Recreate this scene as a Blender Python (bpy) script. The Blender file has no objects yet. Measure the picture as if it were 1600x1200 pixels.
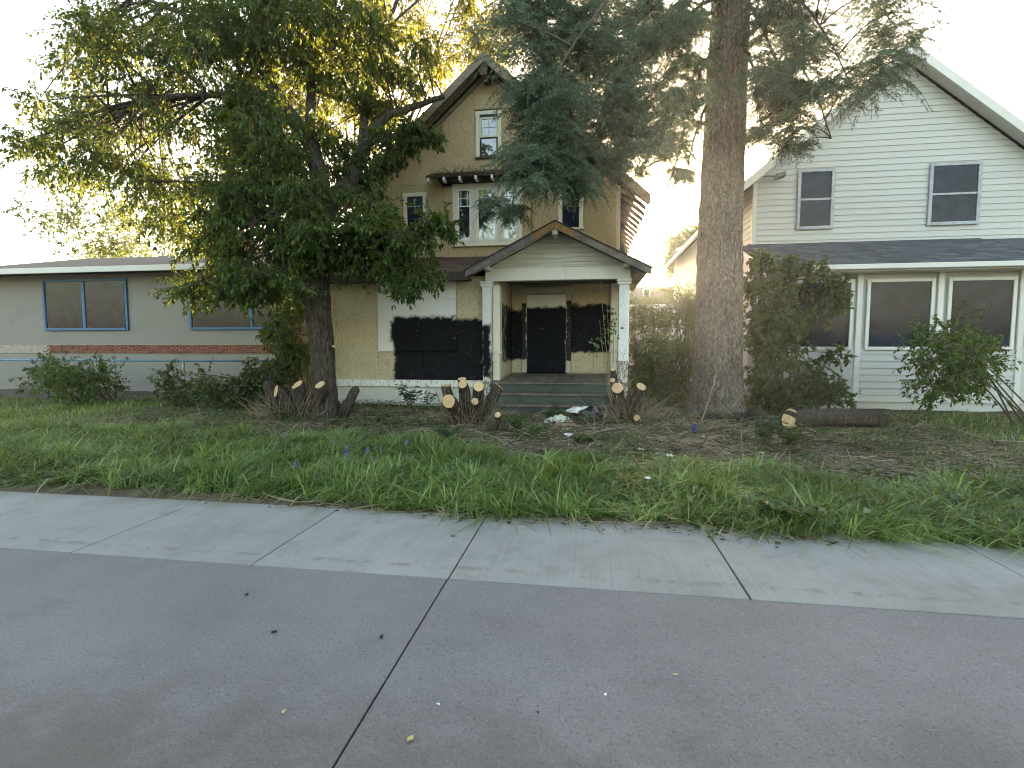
import bpy, bmesh, math, random
import numpy as np
from mathutils import Vector, Matrix, noise as mnoise

random.seed(7)
RNG = np.random.default_rng(7)
S = bpy.context.scene
COL = S.collection

# ------------------------------------------------------------------ camera, sky, sun, exposure
FPX, YAW, PITCH, EYE = 798.0, math.radians(8.53), math.radians(4.085), 1.6
cam = bpy.data.cameras.new('camera'); cam_o = bpy.data.objects.new('camera', cam); COL.objects.link(cam_o)
cam.sensor_width = 36.0; cam.lens = FPX / 1600.0 * 36.0; cam.clip_end = 3000.0; cam.clip_start = 0.05
cam_o.location = (0, 0, EYE); cam_o.rotation_euler = (math.pi / 2 - PITCH, 0, YAW)
S.camera = cam_o

SUN_EL, SUN_AZ = math.radians(7.5), math.radians(4.6)          # azimuth from +Y towards +X
world = bpy.data.worlds.new('World'); S.world = world; world.use_nodes = True
wn = world.node_tree; wn.nodes.clear()
sky = wn.nodes.new('ShaderNodeTexSky'); sky.sky_type = 'NISHITA'; sky.sun_disc = False
sky.sun_elevation = SUN_EL; sky.sun_rotation = SUN_AZ; sky.air_density = 1.0; sky.dust_density = 2.2; sky.ozone_density = 1.0
bg = wn.nodes.new('ShaderNodeBackground'); bg.inputs['Strength'].default_value = 0.15
wo = wn.nodes.new('ShaderNodeOutputWorld')
wn.links.new(sky.outputs[0], bg.inputs[0]); wn.links.new(bg.outputs[0], wo.inputs[0])

sun = bpy.data.lights.new('sun', 'SUN'); sun.energy = 5.0; sun.angle = math.radians(0.5); sun.color = (1.0, 0.90, 0.74)
sun_o = bpy.data.objects.new('sun', sun); COL.objects.link(sun_o)
sd = Vector((math.sin(SUN_AZ) * math.cos(SUN_EL), math.cos(SUN_AZ) * math.cos(SUN_EL), math.sin(SUN_EL)))
sun_o.rotation_euler = sd.to_track_quat('Z', 'Y').to_euler(); sun_o.location = sd * 60

S.view_settings.view_transform = 'Standard'; S.view_settings.look = 'None'
S.view_settings.gamma = 1.0; S.view_settings.use_curve_mapping = False
S.view_settings.exposure = 3.2
S.view_settings.use_white_balance = True; S.view_settings.white_balance_temperature = 7900; S.view_settings.white_balance_tint = 13
S.cycles.use_denoising = True; S.cycles.denoising_prefilter = 'ACCURATE'; S.cycles.filter_width = 1.05
S.cycles.max_bounces = 8; S.cycles.transmission_bounces = 4; S.cycles.diffuse_bounces = 4
S.cycles.sample_clamp_indirect = 8.0

# ------------------------------------------------------------------ picture measure -> place
_r = Vector((math.cos(YAW), math.sin(YAW), 0)); _fh = Vector((-math.sin(YAW), math.cos(YAW), 0)); _z = Vector((0, 0, 1))
_fw = math.cos(PITCH) * _fh - math.sin(PITCH) * _z; _up = math.sin(PITCH) * _fh + math.cos(PITCH) * _z
def at(u, v, Y):
    d = (u - 800) / FPX * _r - (v - 600) / FPX * _up + _fw
    return Vector((0, 0, EYE)) + d * (Y / d.y)

# ------------------------------------------------------------------ node helpers
class G:
    def __init__(self, name):
        self.m = bpy.data.materials.new(name); self.m.use_nodes = True
        self.nt = self.m.node_tree; self.nt.nodes.clear()
        self.out = self.n('ShaderNodeOutputMaterial'); self.b = self.n('ShaderNodeBsdfPrincipled')
        self.l(self.b.outputs[0], self.out.inputs[0])
        self.pos = self.n('ShaderNodeNewGeometry').outputs['Position']
    def n(self, t, **kw):
        x = self.nt.nodes.new(t)
        for k, v in kw.items(): setattr(x, k, v)
        return x
    def l(self, a, b): self.nt.links.new(a, b)
    def put(self, sock, v):
        if isinstance(v, bpy.types.NodeSocket): self.l(v, sock)
        else:
            try: sock.default_value = v
            except Exception: sock.default_value = (*v, 1.0)
    def map(self, scale=(1, 1, 1), vec=None, rot=(0, 0, 0)):
        x = self.n('ShaderNodeMapping'); self.put(x.inputs[0], vec or self.pos)
        x.inputs['Scale'].default_value = scale; x.inputs['Rotation'].default_value = rot
        return x.outputs[0]
    def noise(self, scale, detail=4, rough=.55, vec=None, dist=0, col=False):
        x = self.n('ShaderNodeTexNoise'); self.put(x.inputs['Vector'], vec or self.pos)
        x.inputs['Scale'].default_value = scale; x.inputs['Detail'].default_value = detail
        x.inputs['Roughness'].default_value = rough; x.inputs['Distortion'].default_value = dist
        return x.outputs['Color' if col else 'Fac']
    def voro(self, scale, vec=None, feature='F1', out='Distance', rnd=1.0):
        x = self.n('ShaderNodeTexVoronoi', feature=feature); self.put(x.inputs['Vector'], vec or self.pos)
        x.inputs['Scale'].default_value = scale; x.inputs['Randomness'].default_value = rnd
        return x.outputs[out]
    def ramp(self, fac, stops, interp='LINEAR'):
        x = self.n('ShaderNodeValToRGB'); self.put(x.inputs[0], fac); x.color_ramp.interpolation = interp
        e = x.color_ramp.elements
        while len(e) < len(stops): e.new(0.5)
        for k, (p, c) in enumerate(stops):
            e[k].position = p; e[k].color = (c, c, c, 1) if isinstance(c, (int, float)) else (*c, 1)
        return x.outputs[0]
    def mix(self, fac, a, b, mode='MIX'):
        x = self.n('ShaderNodeMix', data_type='RGBA', blend_type=mode)
        self.put(x.inputs[0], fac); self.put(x.inputs[6], a if isinstance(a, bpy.types.NodeSocket) else (*a, 1))
        self.put(x.inputs[7], b if isinstance(b, bpy.types.NodeSocket) else (*b, 1)); return x.outputs[2]
    def math(self, op, a, b=0.0, c=0.0, clamp=False):
        x = self.n('ShaderNodeMath', operation=op, use_clamp=clamp)
        self.put(x.inputs[0], a); self.put(x.inputs[1], b); self.put(x.inputs[2], c); return x.outputs[0]
    def step(self, v, lo, hi):
        x = self.n('ShaderNodeMapRange', interpolation_type='SMOOTHSTEP'); self.put(x.inputs[0], v)
        x.inputs[1].default_value = lo; x.inputs[2].default_value = hi; return x.outputs[0]
    def bump(self, h, strength=.4, dist=.02):
        x = self.n('ShaderNodeBump'); x.inputs['Strength'].default_value = strength; x.inputs['Distance'].default_value = dist
        self.put(x.inputs['Height'], h); self.l(x.outputs[0], self.b.inputs['Normal'])
    def island(self): return self.n('ShaderNodeNewGeometry').outputs['Random Per Island']
    def objrand(self): return self.n('ShaderNodeObjectInfo').outputs['Random']
    def fin(self, col, rough=.8, spec=.3, metal=0):
        self.put(self.b.inputs['Base Color'], col if isinstance(col, bpy.types.NodeSocket) else (*col, 1))
        self.put(self.b.inputs['Roughness'], rough); self.b.inputs['Specular IOR Level'].default_value = spec
        self.b.inputs['Metallic'].default_value = metal
        return self.m
    def vary(self, col, amt=.25):
        """per object brightness"""
        f = self.math('MULTIPLY_ADD', self.objrand(), amt, 1 - amt / 2)
        c = self.n('ShaderNodeCombineColor'); [self.l(f, c.inputs[i]) for i in range(3)]
        return self.mix(1.0, col, c.outputs[0], 'MULTIPLY')

def black_paint(g, boxes, soft=.085, amp=.40):
    """mask of the sprayed/rolled black paint: ragged boxes (x0,x1,z0,z1)"""
    off = g.n('ShaderNodeVectorMath', operation='MULTIPLY_ADD')
    g.l(g.noise(3.6, 8, .74, col=True), off.inputs[0]); off.inputs[1].default_value = (amp, amp, amp)
    off.inputs[2].default_value = (-amp / 2,) * 3
    add = g.n('ShaderNodeVectorMath', operation='ADD'); g.l(off.outputs[0], add.inputs[0]); g.l(g.pos, add.inputs[1])
    sp = g.n('ShaderNodeSeparateXYZ'); g.l(add.outputs[0], sp.inputs[0])
    res = None
    for (x0, x1, z0, z1, y0, y1) in boxes:
        a = g.math('MINIMUM', g.math('SUBTRACT', sp.outputs[0], x0), g.math('SUBTRACT', x1, sp.outputs[0]))
        b = g.math('MINIMUM', g.math('SUBTRACT', sp.outputs[2], z0), g.math('SUBTRACT', z1, sp.outputs[2]))
        c = g.math('MINIMUM', g.math('SUBTRACT', sp.outputs[1], y0), g.math('SUBTRACT', y1, sp.outputs[1]))
        m = g.step(g.math('MINIMUM', g.math('MINIMUM', a, b), c), -soft * .4, soft)
        res = m if res is None else g.math('MAXIMUM', res, m)
    return res
BLACK = [(-5.14, -3.42, .55, 2.43, 12.0, 13.3), (-5.22, -4.6, 1.75, 2.30, 12.0, 13.3), (-3.60, -2.44, .55, 2.36, 12.0, 13.3),                   # front of the closed porch
         (-1.88, -.58, .70, 2.80, 14.0, 15.5),                    # door board
         (-.60, .70, 1.45, 2.86, 14.0, 15.5), (-2.6, -1.86, 1.22, 2.72, 14.0, 15.5),
         (-2.5, -2.2, 1.20, 2.78, 13.32, 15.5)]
BLACK_POST = [(-2.75, -2.44, 1.05, 2.22, 12.0, 12.95)]
def blackcol(g):
    return g.ramp(g.noise(2.2, 5, .7), [(.30, (.014, .011, .008)), (.45, (.006, .007, .0105)), (.60, (.008, .009, .013)), (.80, (.024, .026, .032))])

# ------------------------------------------------------------------ materials
M = {}
def m_tan(name='tan_board', k=(1, 1, 1)):
    g = G(name); v = g.map((26, 26, 60))
    fleck = g.voro(1.0, g.map((42, 42, 26), rot=(0, .6, 0)), out='Color')
    fl = g.n('ShaderNodeSeparateColor'); g.l(fleck, fl.inputs[0])
    base = g.ramp(fl.outputs[0], [(0, (.37, .305, .205)), (.25, (.47, .405, .285)), (.8, (.50, .44, .315)), (1, (.55, .49, .36))])
    base = g.mix(g.step(g.noise(.9, 5, .6), .48, .80), base, (.42, .335, .20))
    base = g.mix(g.math('MULTIPLY', g.step(g.noise(1.9, 6, .72), .55, .70), .35), base, (.33, .245, .14))
    base = g.mix(g.math('MULTIPLY', g.step(g.noise(3, 4, .6, g.map((6, 6, .5))), .55, .8), .5), base, (.24, .165, .09))
    sp = g.n('ShaderNodeSeparateXYZ'); g.l(g.pos, sp.inputs[0])
    low = g.math('MULTIPLY', g.step(g.noise(26, 3, .7), .63, .72), .75)
    base = g.mix(low, base, (.11, .07, .04))
    # grime under the hood / window
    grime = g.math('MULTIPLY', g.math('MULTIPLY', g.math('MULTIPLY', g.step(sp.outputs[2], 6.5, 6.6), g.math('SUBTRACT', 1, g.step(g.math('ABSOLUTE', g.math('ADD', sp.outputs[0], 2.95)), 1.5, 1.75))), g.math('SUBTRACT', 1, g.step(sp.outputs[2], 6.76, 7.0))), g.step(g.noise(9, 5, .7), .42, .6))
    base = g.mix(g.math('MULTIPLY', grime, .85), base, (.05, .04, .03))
    base = g.mix(1.0, g.vary(base, .14), k, 'MULTIPLY')
    bk = black_paint(g, BLACK); thin = g.math('MULTIPLY', bk, g.math('SUBTRACT', 1, g.math('MULTIPLY', g.step(g.noise(16, 5, .7), .58, .74), .35)))
    g.bump(g.math('ADD', fl.outputs[1], g.noise(60, 3)), .25, .004)
    return g.fin(g.mix(thin, base, blackcol(g)), g.math('MULTIPLY_ADD', bk, -.1, .85), .12)
def m_white(name, peel=.3, base=(.72, .71, .67), dirt=(.30, .28, .24), blacks=None, wood=(.23, .19, .15), vary=.08):
    g = G(name)
    n1 = g.noise(1.4, 5, .65); c = g.mix(g.math('MULTIPLY', g.step(n1, .42, .75), .55), base, tuple(.5 * a + .5 * b for a, b in zip(base, dirt)))
    c = g.mix(g.math('MULTIPLY', g.step(g.noise(5, 5, .7, g.map((5, 5, .7))), .56, .78), .6), c, dirt)
    pk = g.step(g.noise(9, 6, .72, g.map((3.0, 3.0, .9))), .74 - peel * .5, .77 - peel * .5)
    c = g.mix(g.math('MULTIPLY', pk, .9 if peel > .0 else 0), c, wood)
    c = g.vary(c, vary)
    r = .6
    if blacks:
        bk = black_paint(g, blacks); bk2 = g.math('MULTIPLY', bk, g.math('SUBTRACT', 1, g.math('MULTIPLY', g.step(g.noise(9, 5, .7), .66, .72), .5)))
        c = g.mix(bk2, c, blackcol(g))
    g.bump(g.math('ADD', g.math('MULTIPLY', pk, -1), g.noise(40, 3)), .3, .004)
    return g.fin(c, .75 if blacks else r, .12 if blacks else .35)
def m_wood(name, a, b, c, axis=(1, 1, 1), rough=.85, vary=.2, fresh=None):
    g = G(name)
    n = g.noise(2.0, 6, .7, g.map(axis), 1.2); col = g.ramp(n, [(.25, a), (.5, b), (.78, c)])
    col = g.mix(g.math('MULTIPLY', g.step(g.noise(1.7, 4), .5, .7), .4), col, tuple(x * .6 for x in a))
    if fresh:
        sp = g.n('ShaderNodeSeparateXYZ'); g.l(g.pos, sp.inputs[0])
        d = g.math('ABSOLUTE', g.math('ADD', sp.outputs[0], .84)); d = g.math('ADD', d, g.math('MULTIPLY', g.noise(6, 3), .25))
        col = g.mix(g.math('SUBTRACT', 1, g.step(d, .55, .68)), col, g.ramp(g.noise(3, 5, .7, g.map(axis), 1.5), [(.3, (.17, .085, .04)), (.7, (.40, .235, .12))]))
    if vary: col = g.vary(col, vary)
    g.bump(n, .45, .006); return g.fin(col, rough, .2)
def m_flat(name, col, rough=.7, vary=.15, n=6, amp=.3, spec=.3, bump=.15, metal=0):
    g = G(name); c = g.ramp(g.noise(n, 5, .65), [(.25, tuple(x * (1 - amp) for x in col)), (.75, tuple(min(1, x * (1 + amp)) for x in col))])
    if vary: c = g.vary(c, vary)
    g.bump(g.noise(n * 6, 4), bump, .004); return g.fin(c, rough, spec, metal)
def m_glass(name, tint=(.015, .018, .02), ior=1.9):
    g = G(name); g.b.inputs['IOR'].default_value = ior
    g.bump(g.noise(2.2, 2, .5), .12, .012)
    return g.fin(g.ramp(g.noise(3, 4), [(.4, tint), (.7, tuple(x * 2.2 for x in tint))]), .03, .5)
def m_leaf(name, cols, trans=.45, rough=.45, spec=.35):
    g = G(name); c = g.ramp(g.island(), [(i / (len(cols) - 1), k) for i, k in enumerate(cols)])
    c = g.mix(g.math('MULTIPLY', g.step(g.noise(.9, 3), .4, .65), .45), c, tuple(x * .55 for x in cols[0]))
    g.fin(c, rough, spec)
    t = g.n('ShaderNodeBsdfTranslucent'); g.l(g.mix(.55, c, (.32, .30, .03)), t.inputs[0])
    mx = g.n('ShaderNodeMixShader'); mx.inputs[0].default_value = trans
    g.l(g.b.outputs[0], mx.inputs[1]); g.l(t.outputs[0], mx.inputs[2]); g.l(mx.outputs[0], g.out.inputs[0]); return g.m
def m_bark(name, cols, vs, hs, dist=.05):
    g = G(name); v = g.map((hs, hs, vs)); d = g.noise(3, 4, .6, col=True)
    vv = g.n('ShaderNodeVectorMath', operation='MULTIPLY_ADD'); g.l(d, vv.inputs[0]); vv.inputs[1].default_value = (1.4,) * 3; g.l(v, vv.inputs[2])
    e = g.voro(1.0, vv.outputs[0], 'DISTANCE_TO_EDGE'); f = g.voro(1.0, vv.outputs[0], out='Color')
    fs = g.n('ShaderNodeSeparateColor'); g.l(f, fs.inputs[0])
    c = g.ramp(g.math('ADD', g.math('MULTIPLY', fs.outputs[0], .6), g.math('MULTIPLY', g.noise(14, 5, .7), .45)), [(.15, cols[0]), (.5, cols[1]), (.9, cols[2])])
    c = g.mix(g.math('SUBTRACT', 1, g.step(e, .0, .16)), c, tuple(x * .35 for x in cols[0]))
    h = g.math('ADD', g.step(e, 0, .25), g.math('MULTIPLY', g.noise(30, 4, .7), .5)); g.bump(h, .9, dist); return g.fin(c, .92, .15)
def m_scaly(name='spruce_bark', k=1.0, sx=1.0, sz=1.0):
    g = G(name); wv = g.n('ShaderNodeVectorMath', operation='MULTIPLY_ADD'); g.l(g.noise(5, 4, .7, col=True), wv.inputs[0]); wv.inputs[1].default_value = (2.2,) * 3; g.l(g.map((44 * sx, 44 * sx, 15 * sz)), wv.inputs[2])
    f = g.voro(1.0, wv.outputs[0], out='Color'); fs = g.n('ShaderNodeSeparateColor'); g.l(f, fs.inputs[0]); e = g.voro(1.0, wv.outputs[0], out='Distance')
    st = g.noise(1.0, 6, .72, g.map((16 * sx, 16 * sx, 2.6 * sz)), .6); big = g.noise(1.3, 4)
    v = g.math('ADD', g.math('MULTIPLY', fs.outputs[0], .24), g.math('ADD', g.math('MULTIPLY', st, .68), g.math('MULTIPLY', big, .2)))
    c = g.ramp(v, [(p, tuple(a * k for a in q)) for p, q in [(.28, (.050, .039, .033)), (.45, (.125, .100, .083)), (.62, (.20, .168, .142)), (.8, (.32, .28, .245))]])
    c = g.mix(g.math('MULTIPLY', g.step(e, .45, .85), .55), c, tuple(a * k for a in (.05, .036, .028)))
    h = g.math('SUBTRACT', g.math('ADD', g.math('MULTIPLY', st, 1.2), g.math('MULTIPLY', fs.outputs[1], .5)), g.math('MULTIPLY', e, .7)); g.bump(g.math('ADD', h, g.math('MULTIPLY', g.noise(60, 3), .3)), 1.0, .05)
    return g.fin(c, .92, .12)
def m_cut():
    g = G('cut_wood'); c = g.ramp(g.noise(11, 5, .7), [(.2, (.46, .29, .15)), (.5, (.58, .41, .24)), (.85, (.66, .50, .32))])
    at_ = g.n('ShaderNodeAttribute', attribute_name='growth'); rr = g.math('ADD', at_.outputs['Fac'], g.math('MULTIPLY', g.noise(9, 4, .6), .35))
    rings = g.math('MULTIPLY', g.math('ADD', g.math('SINE', g.math('MULTIPLY', rr, 40)), 1), .5); c = g.mix(g.math('MULTIPLY', rings, .45), c, (.36, .22, .11))
    c = g.mix(g.math('MULTIPLY', g.math('SUBTRACT', 1, g.step(rr, .2, .5)), .35), c, (.30, .17, .085)); c = g.mix(g.step(rr, 1.20, 1.32), c, (.16, .10, .06))
    g.bump(g.noise(60, 3), .3, .004); return g.fin(g.vary(c, .2), .8, .2)
def m_walk():
    g = G('walk_concrete'); n = g.noise(1.1, 6, .65)
    c = g.ramp(n, [(.28, (.215, .212, .20)), (.5, (.265, .262, .25)), (.75, (.315, .31, .298))])
    c = g.mix(g.math('MULTIPLY', g.step(g.noise(80, 4, .7), .55, .68), .45), c, (.13, .128, .122))
    broom = g.noise(3, 3, .6, g.map((16, .3, 1)))
    c = g.mix(g.math('MULTIPLY', g.step(broom, .48, .66), .24), c, (.17, .168, .16))
    c = g.mix(g.math('MULTIPLY', g.step(g.noise(2.6, 6, .72), .50, .66), .5), c, (.185, .178, .165))
    c = g.mix(g.math('MULTIPLY', g.math('SUBTRACT', 1, g.step(g.voro(3.1), .02, .06)), .5), c, (.10, .095, .085))
    sp = g.n('ShaderNodeSeparateXYZ'); g.l(g.pos, sp.inputs[0])
    edge = g.math('MULTIPLY', g.math('SUBTRACT', 1, g.step(g.math('ABSOLUTE', g.math('SUBTRACT', sp.outputs[1], 3.52)), .0, .06)), g.step(g.noise(5, 5, .7), .46, .62))
    c = g.mix(g.math('MULTIPLY', edge, .5), c, (.15, .11, .07))
    far = g.math('MULTIPLY', g.step(g.math('ADD', sp.outputs[1], g.math('MULTIPLY', g.noise(4, 4), .5)), 4.75, 5.2), .5)
    c = g.mix(far, c, (.13, .11, .08))
    c = g.mix(g.math('MULTIPLY', g.step(g.voro(2.3), .10, .04), .0), c, (.1, .1, .1))
    c = g.vary(c, .10); g.bump(g.math('ADD', g.noise(120, 3), g.math('MULTIPLY', broom, 1.5)), .22, .004); return g.fin(c, .85, .25)
def m_road():
    g = G('road_concrete'); n = g.noise(.8, 6, .62)
    c = g.ramp(n, [(.28, (.145, .133, .134)), (.5, (.178, .165, .166)), (.75, (.212, .198, .199))])
    c = g.mix(g.math('MULTIPLY', g.step(g.noise(75, 4, .75), .52, .64), .55), c, (.060, .055, .056))
    c = g.mix(g.math('MULTIPLY', g.step(g.noise(85, 3, .7, g.map(vec=g.pos, rot=(0, 0, 1))), .58, .68), .5), c, (.33, .31, .315))
    sp = g.n('ShaderNodeSeparateXYZ'); g.l(g.pos, sp.inputs[0])
    near = g.math('MULTIPLY', g.math('SUBTRACT', 1, g.step(g.math('ADD', sp.outputs[1], g.math('MULTIPLY', g.noise(1.6, 4), .9)), 2.1, 2.9)), g.step(g.noise(2.1, 5, .7), .3, .62))
    c = g.mix(g.math('MULTIPLY', near, .6), c, (.098, .080, .062))
    c = g.mix(g.math('MULTIPLY', g.step(g.noise(1.3, 5, .7, g.map((1, 2.5, 1))), .54, .72), .3), c, (.10, .092, .092))
    spot = g.math('SUBTRACT', 1, g.step(g.voro(1.7), .018, .05)); c = g.mix(g.math('MULTIPLY', spot, .55), c, (.07, .065, .06))
    g.bump(g.noise(220, 3, .6), .35, .004); return g.fin(g.vary(c, .08), .82, .28)
def m_dirt():
    g = G('dirt'); n = g.noise(2.2, 6, .7)
    c = g.ramp(n, [(.3, (.055, .040, .028)), (.5, (.12, .092, .066)), (.72, (.23, .185, .135))])
    c = g.mix(g.math('MULTIPLY', g.step(g.noise(45, 4, .75), .5, .62), .6), c, (.25, .20, .14))
    sp = g.n('ShaderNodeSeparateXYZ'); g.l(g.pos, sp.inputs[0])
    gr = g.math('MULTIPLY', g.step(g.noise(.9, 5, .65), .5, .62), .6); c = g.mix(gr, c, (.055, .085, .025))
    g.bump(g.math('ADD', g.noise(30, 5, .7), g.noise(90, 3)), .8, .03); return g.fin(c, .95, .1)
def m_shingle(name, a, b, c):
    g = G(name); col = g.ramp(g.noise(40, 4, .7), [(.3, a), (.55, b), (.8, c)])
    col = g.mix(g.math('MULTIPLY', g.step(g.noise(1.5, 5, .7), .5, .7), .4), col, tuple(x * .5 for x in a))
    g.bump(g.noise(150, 3), .4, .004); return g.fin(g.vary(col, .55), .95, .12)
def m_roofsheet(name, a, b):
    g = G(name); br = g.n('ShaderNodeTexBrick'); g.l(g.map((1, 1, 1)), br.inputs[0])
    col = g.ramp(g.noise(12, 5, .7), [(.3, a), (.7, b)]); g.bump(g.noise(60, 3), .4, .01); return g.fin(col, .95, .12)
def m_stucco(name, col):
    g = G(name); c = g.ramp(g.noise(70, 4, .8), [(.3, tuple(x * .62 for x in col)), (.5, col), (.72, tuple(min(1, x * 1.25) for x in col))])
    c = g.mix(g.math('MULTIPLY', g.step(g.noise(1.2, 5), .5, .8), .35), c, tuple(x * .6 for x in col))
    g.bump(g.noise(70, 4, .8), .7, .01); return g.fin(c, .92, .15)
def m_brick():
    g = G('red_brick'); c = g.ramp(g.noise(25, 4, .7), [(.3, (.16, .065, .045)), (.7, (.27, .12, .085))]); g.bump(g.noise(90, 3), .5, .004)
    return g.fin(g.vary(c, .45), .9, .15)

M['tan'] = m_tan(); M['tan_old'] = m_tan('tan_weathered', (.84, .75, .68))
M['white'] = m_white('white_paint', .16); M['white_trim'] = m_white('aged_white_trim', .20, (.66, .63, .54), (.28, .24, .17))
M['white_sheet'] = m_white('white_plywood', .02, (.74, .745, .74), (.5, .49, .46), BLACK, (.4, .36, .28))
M['white_post'] = m_white('white_post_paint', .24, (.72, .73, .73), (.32, .31, .29), BLACK_POST)
M['peeling'] = m_white('peeling_white', .52, (.62, .61, .58), (.26, .24, .2), BLACK_POST + [(-2.7, -2.44, .8, 1.3, 12, 12.95)], (.15, .115, .085))
M['foundation'] = m_white('foundation_paint', .12, (.50, .49, .46), (.22, .21, .19), None, (.3, .29, .27))
M['skirt'] = m_white('skirt_paint', .36, (.70, .70, .69), (.33, .32, .3), None, (.27, .25, .23))
M['beam'] = m_white('beam_paint', .10, (.66, .65, .60), (.36, .34, .3))
M['clap'] = m_white('clapboard_paint', .10, (.60, .585, .53), (.34, .32, .27))
M['ceil'] = m_flat('porch_ceiling', (.13, .125, .12), .8)
M['barge'] = m_wood('weathered_barge', (.085, .065, .060), (.165, .140, .135), (.27, .24, .235), (1.2, 1.2, 3), fresh=True)
M['main_barge'] = m_wood('grey_barge', (.13, .105, .085), (.20, .165, .135), (.28, .24, .20), (1.2, 1.2, 3))
M['rafter'] = m_wood('dark_rafter', (.05, .04, .03), (.085, .068, .052), (.13, .105, .08), (3, 1, 3))
M['hood'] = m_wood('dark_hood', (.020, .014, .010), (.038, .027, .02), (.07, .05, .036), (1, 4, 6))
M['fascia'] = m_wood('brown_fascia', (.035, .026, .022), (.06, .047, .04), (.10, .08, .068), (.6, 4, 6))
M['riser'] = m_wood('green_riser', (.036, .045, .038), (.058, .070, .060), (.088, .10, .086), (.7, 3, 3), .6, .25)
M['tread'] = m_wood('worn_tread', (.075, .062, .048), (.15, .128, .102), (.25, .215, .175), (.8, 5, 5), .85, .35)
M['shingle'] = m_shingle('brown_shingle', (.075, .045, .034), (.125, .080, .060), (.19, .135, .105))
M['gshingle'] = m_shingle('grey_shingle', (.06, .065, .075), (.10, .105, .12), (.16, .165, .18))
M['roof'] = m_roofsheet('dark_roofing', (.035, .028, .024), (.09, .072, .06))
M['groof'] = m_roofsheet('grey_roofing', (.06, .062, .07), (.13, .132, .145))
M['groof_b'] = m_roofsheet('brown_grey_roofing', (.11, .09, .075), (.2, .17, .15))
M['glass'] = m_glass('window_glass', ior=2.25); M['dglass'] = m_glass('dark_glass', (.008, .014, .026), 1.28)
M['blacksash'] = m_flat('black_sash', (.014, .013, .012), .5); M['lead'] = m_flat('pale_muntin', (.50, .50, .46), .5)
M['vinyl'] = m_white('white_siding', .0, (.50, .51, .495), (.52, .5, .44), vary=.06)
M['vinyl_trim'] = m_white('white_siding_trim', .0, (.64, .64, .61), (.5, .48, .43))
M['greyframe'] = m_flat('grey_frame', (.35, .37, .40), .5)
M['stucco'] = m_stucco('grey_stucco', (.26, .25, .23)); M['stucco_tan'] = m_stucco('tan_stucco', (.42, .36, .27))
M['blue'] = m_flat('blue_paint', (.045, .135, .26), .5, amp=.25); M['brick'] = m_brick(); M['mortar'] = m_flat('mortar', (.34, .30, .26), .95)
M['galv'] = m_flat('galvanised_wire', (.32, .33, .34), .45, metal=.6); M['bluerail'] = m_flat('blue_rail', (.10, .22, .33), .5)
M['spruce_bark'] = m_scaly('spruce_bark', 1.12)
M['maple_bark'] = m_scaly('maple_bark', .55, .9, .5)
M['stump_bark'] = m_scaly('stump_bark', .62, 1.6, .8)
M['twig'] = m_flat('twig_bark', (.10, .078, .058), .9); M['paletwig'] = m_flat('pale_twig', (.26, .20, .14), .9, amp=.4)
M['cut'] = m_cut(); M['stick'] = m_flat('stick_bark', (.15, .115, .082), .9, amp=.5)
M['maple_leaf'] = m_leaf('maple_leaf', [(.016, .044, .012), (.032, .078, .018), (.068, .145, .030), (.12, .22, .050)], .36)
M['sun_gold_leaf'] = m_leaf('sun_gold_leaf', [(.045, .075, .014), (.075, .105, .018), (.12, .13, .022), (.17, .15, .028)], .6)  # backlit gold of the low sun is put into this leaf colour
M['needle'] = m_leaf('spruce_needle', [(.052, .112, .068), (.095, .178, .108), (.145, .24, .155), (.20, .30, .21)], .08, .5)
M['bush_leaf'] = m_leaf('bush_leaf', [(.030, .072, .020), (.050, .115, .030), (.080, .155, .038), (.115, .195, .05)], .3)
M['fresh_leaf'] = m_leaf('fresh_leaf', [(.040, .105, .022), (.065, .16, .034), (.10, .21, .045), (.15, .26, .06)], .3)
M['pale_leaf'] = m_leaf('pale_leaf', [(.055, .115, .045), (.085, .16, .065), (.12, .20, .085)], .35)
M['vine_leaf'] = m_leaf('vine_leaf', [(.03, .06, .022), (.05, .095, .03), (.085, .14, .05)], .35)
M['weed_leaf'] = m_leaf('weed_leaf', [(.03, .065, .028), (.05, .095, .04), (.08, .14, .05)], .3)
M['grass'] = m_leaf('grass_blade', [(.030, .080, .030), (.070, .165, .045), (.135, .265, .062), (.20, .345, .085), (.30, .41, .135), (.44, .43, .24)], .4, .5)
M['litter'] = m_leaf('litter', [(.06, .044, .030), (.17, .13, .09), (.31, .245, .17), (.45, .37, .27), (.58, .50, .38)], .1, .9, .1)
M['deadleaf'] = m_leaf('dead_leaf', [(.06, .04, .025), (.11, .075, .045), (.18, .125, .07), (.08, .12, .035)], .15, .85, .1)
M['flower'] = m_leaf('flower', [(.20, .13, .55), (.28, .19, .65)], .35)
M['walk'] = m_walk(); M['road'] = m_road(); M['dirt'] = m_dirt(); M['joint'] = m_flat('joint_soil', (.035, .032, .028), .95)
M['earth'] = m_flat('far_earth', (.07, .085, .04), .95, n=.4)
M['plastic_w'] = m_flat('white_plastic', (.70, .70, .68), .35, amp=.15); M['plastic_k'] = m_flat('black_plastic', (.012, .013, .015), .3, spec=.5)
M['cloth'] = m_flat('dirty_cloth', (.60, .60, .50), .9, n=3, amp=.3); M['card'] = m_flat('cardboard', (.27, .18, .11), .9)
M['bluepl'] = m_flat('blue_plastic', (.012, .03, .26), .35); M['lamp'] = m_flat('lamp_metal', (.16, .155, .15), .5)
M['yleaf'] = m_flat('yellow_leaf', (.45, .36, .14), .8); M['dleaf'] = m_flat('dark_leaf', (.03, .025, .022), .9)

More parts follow.
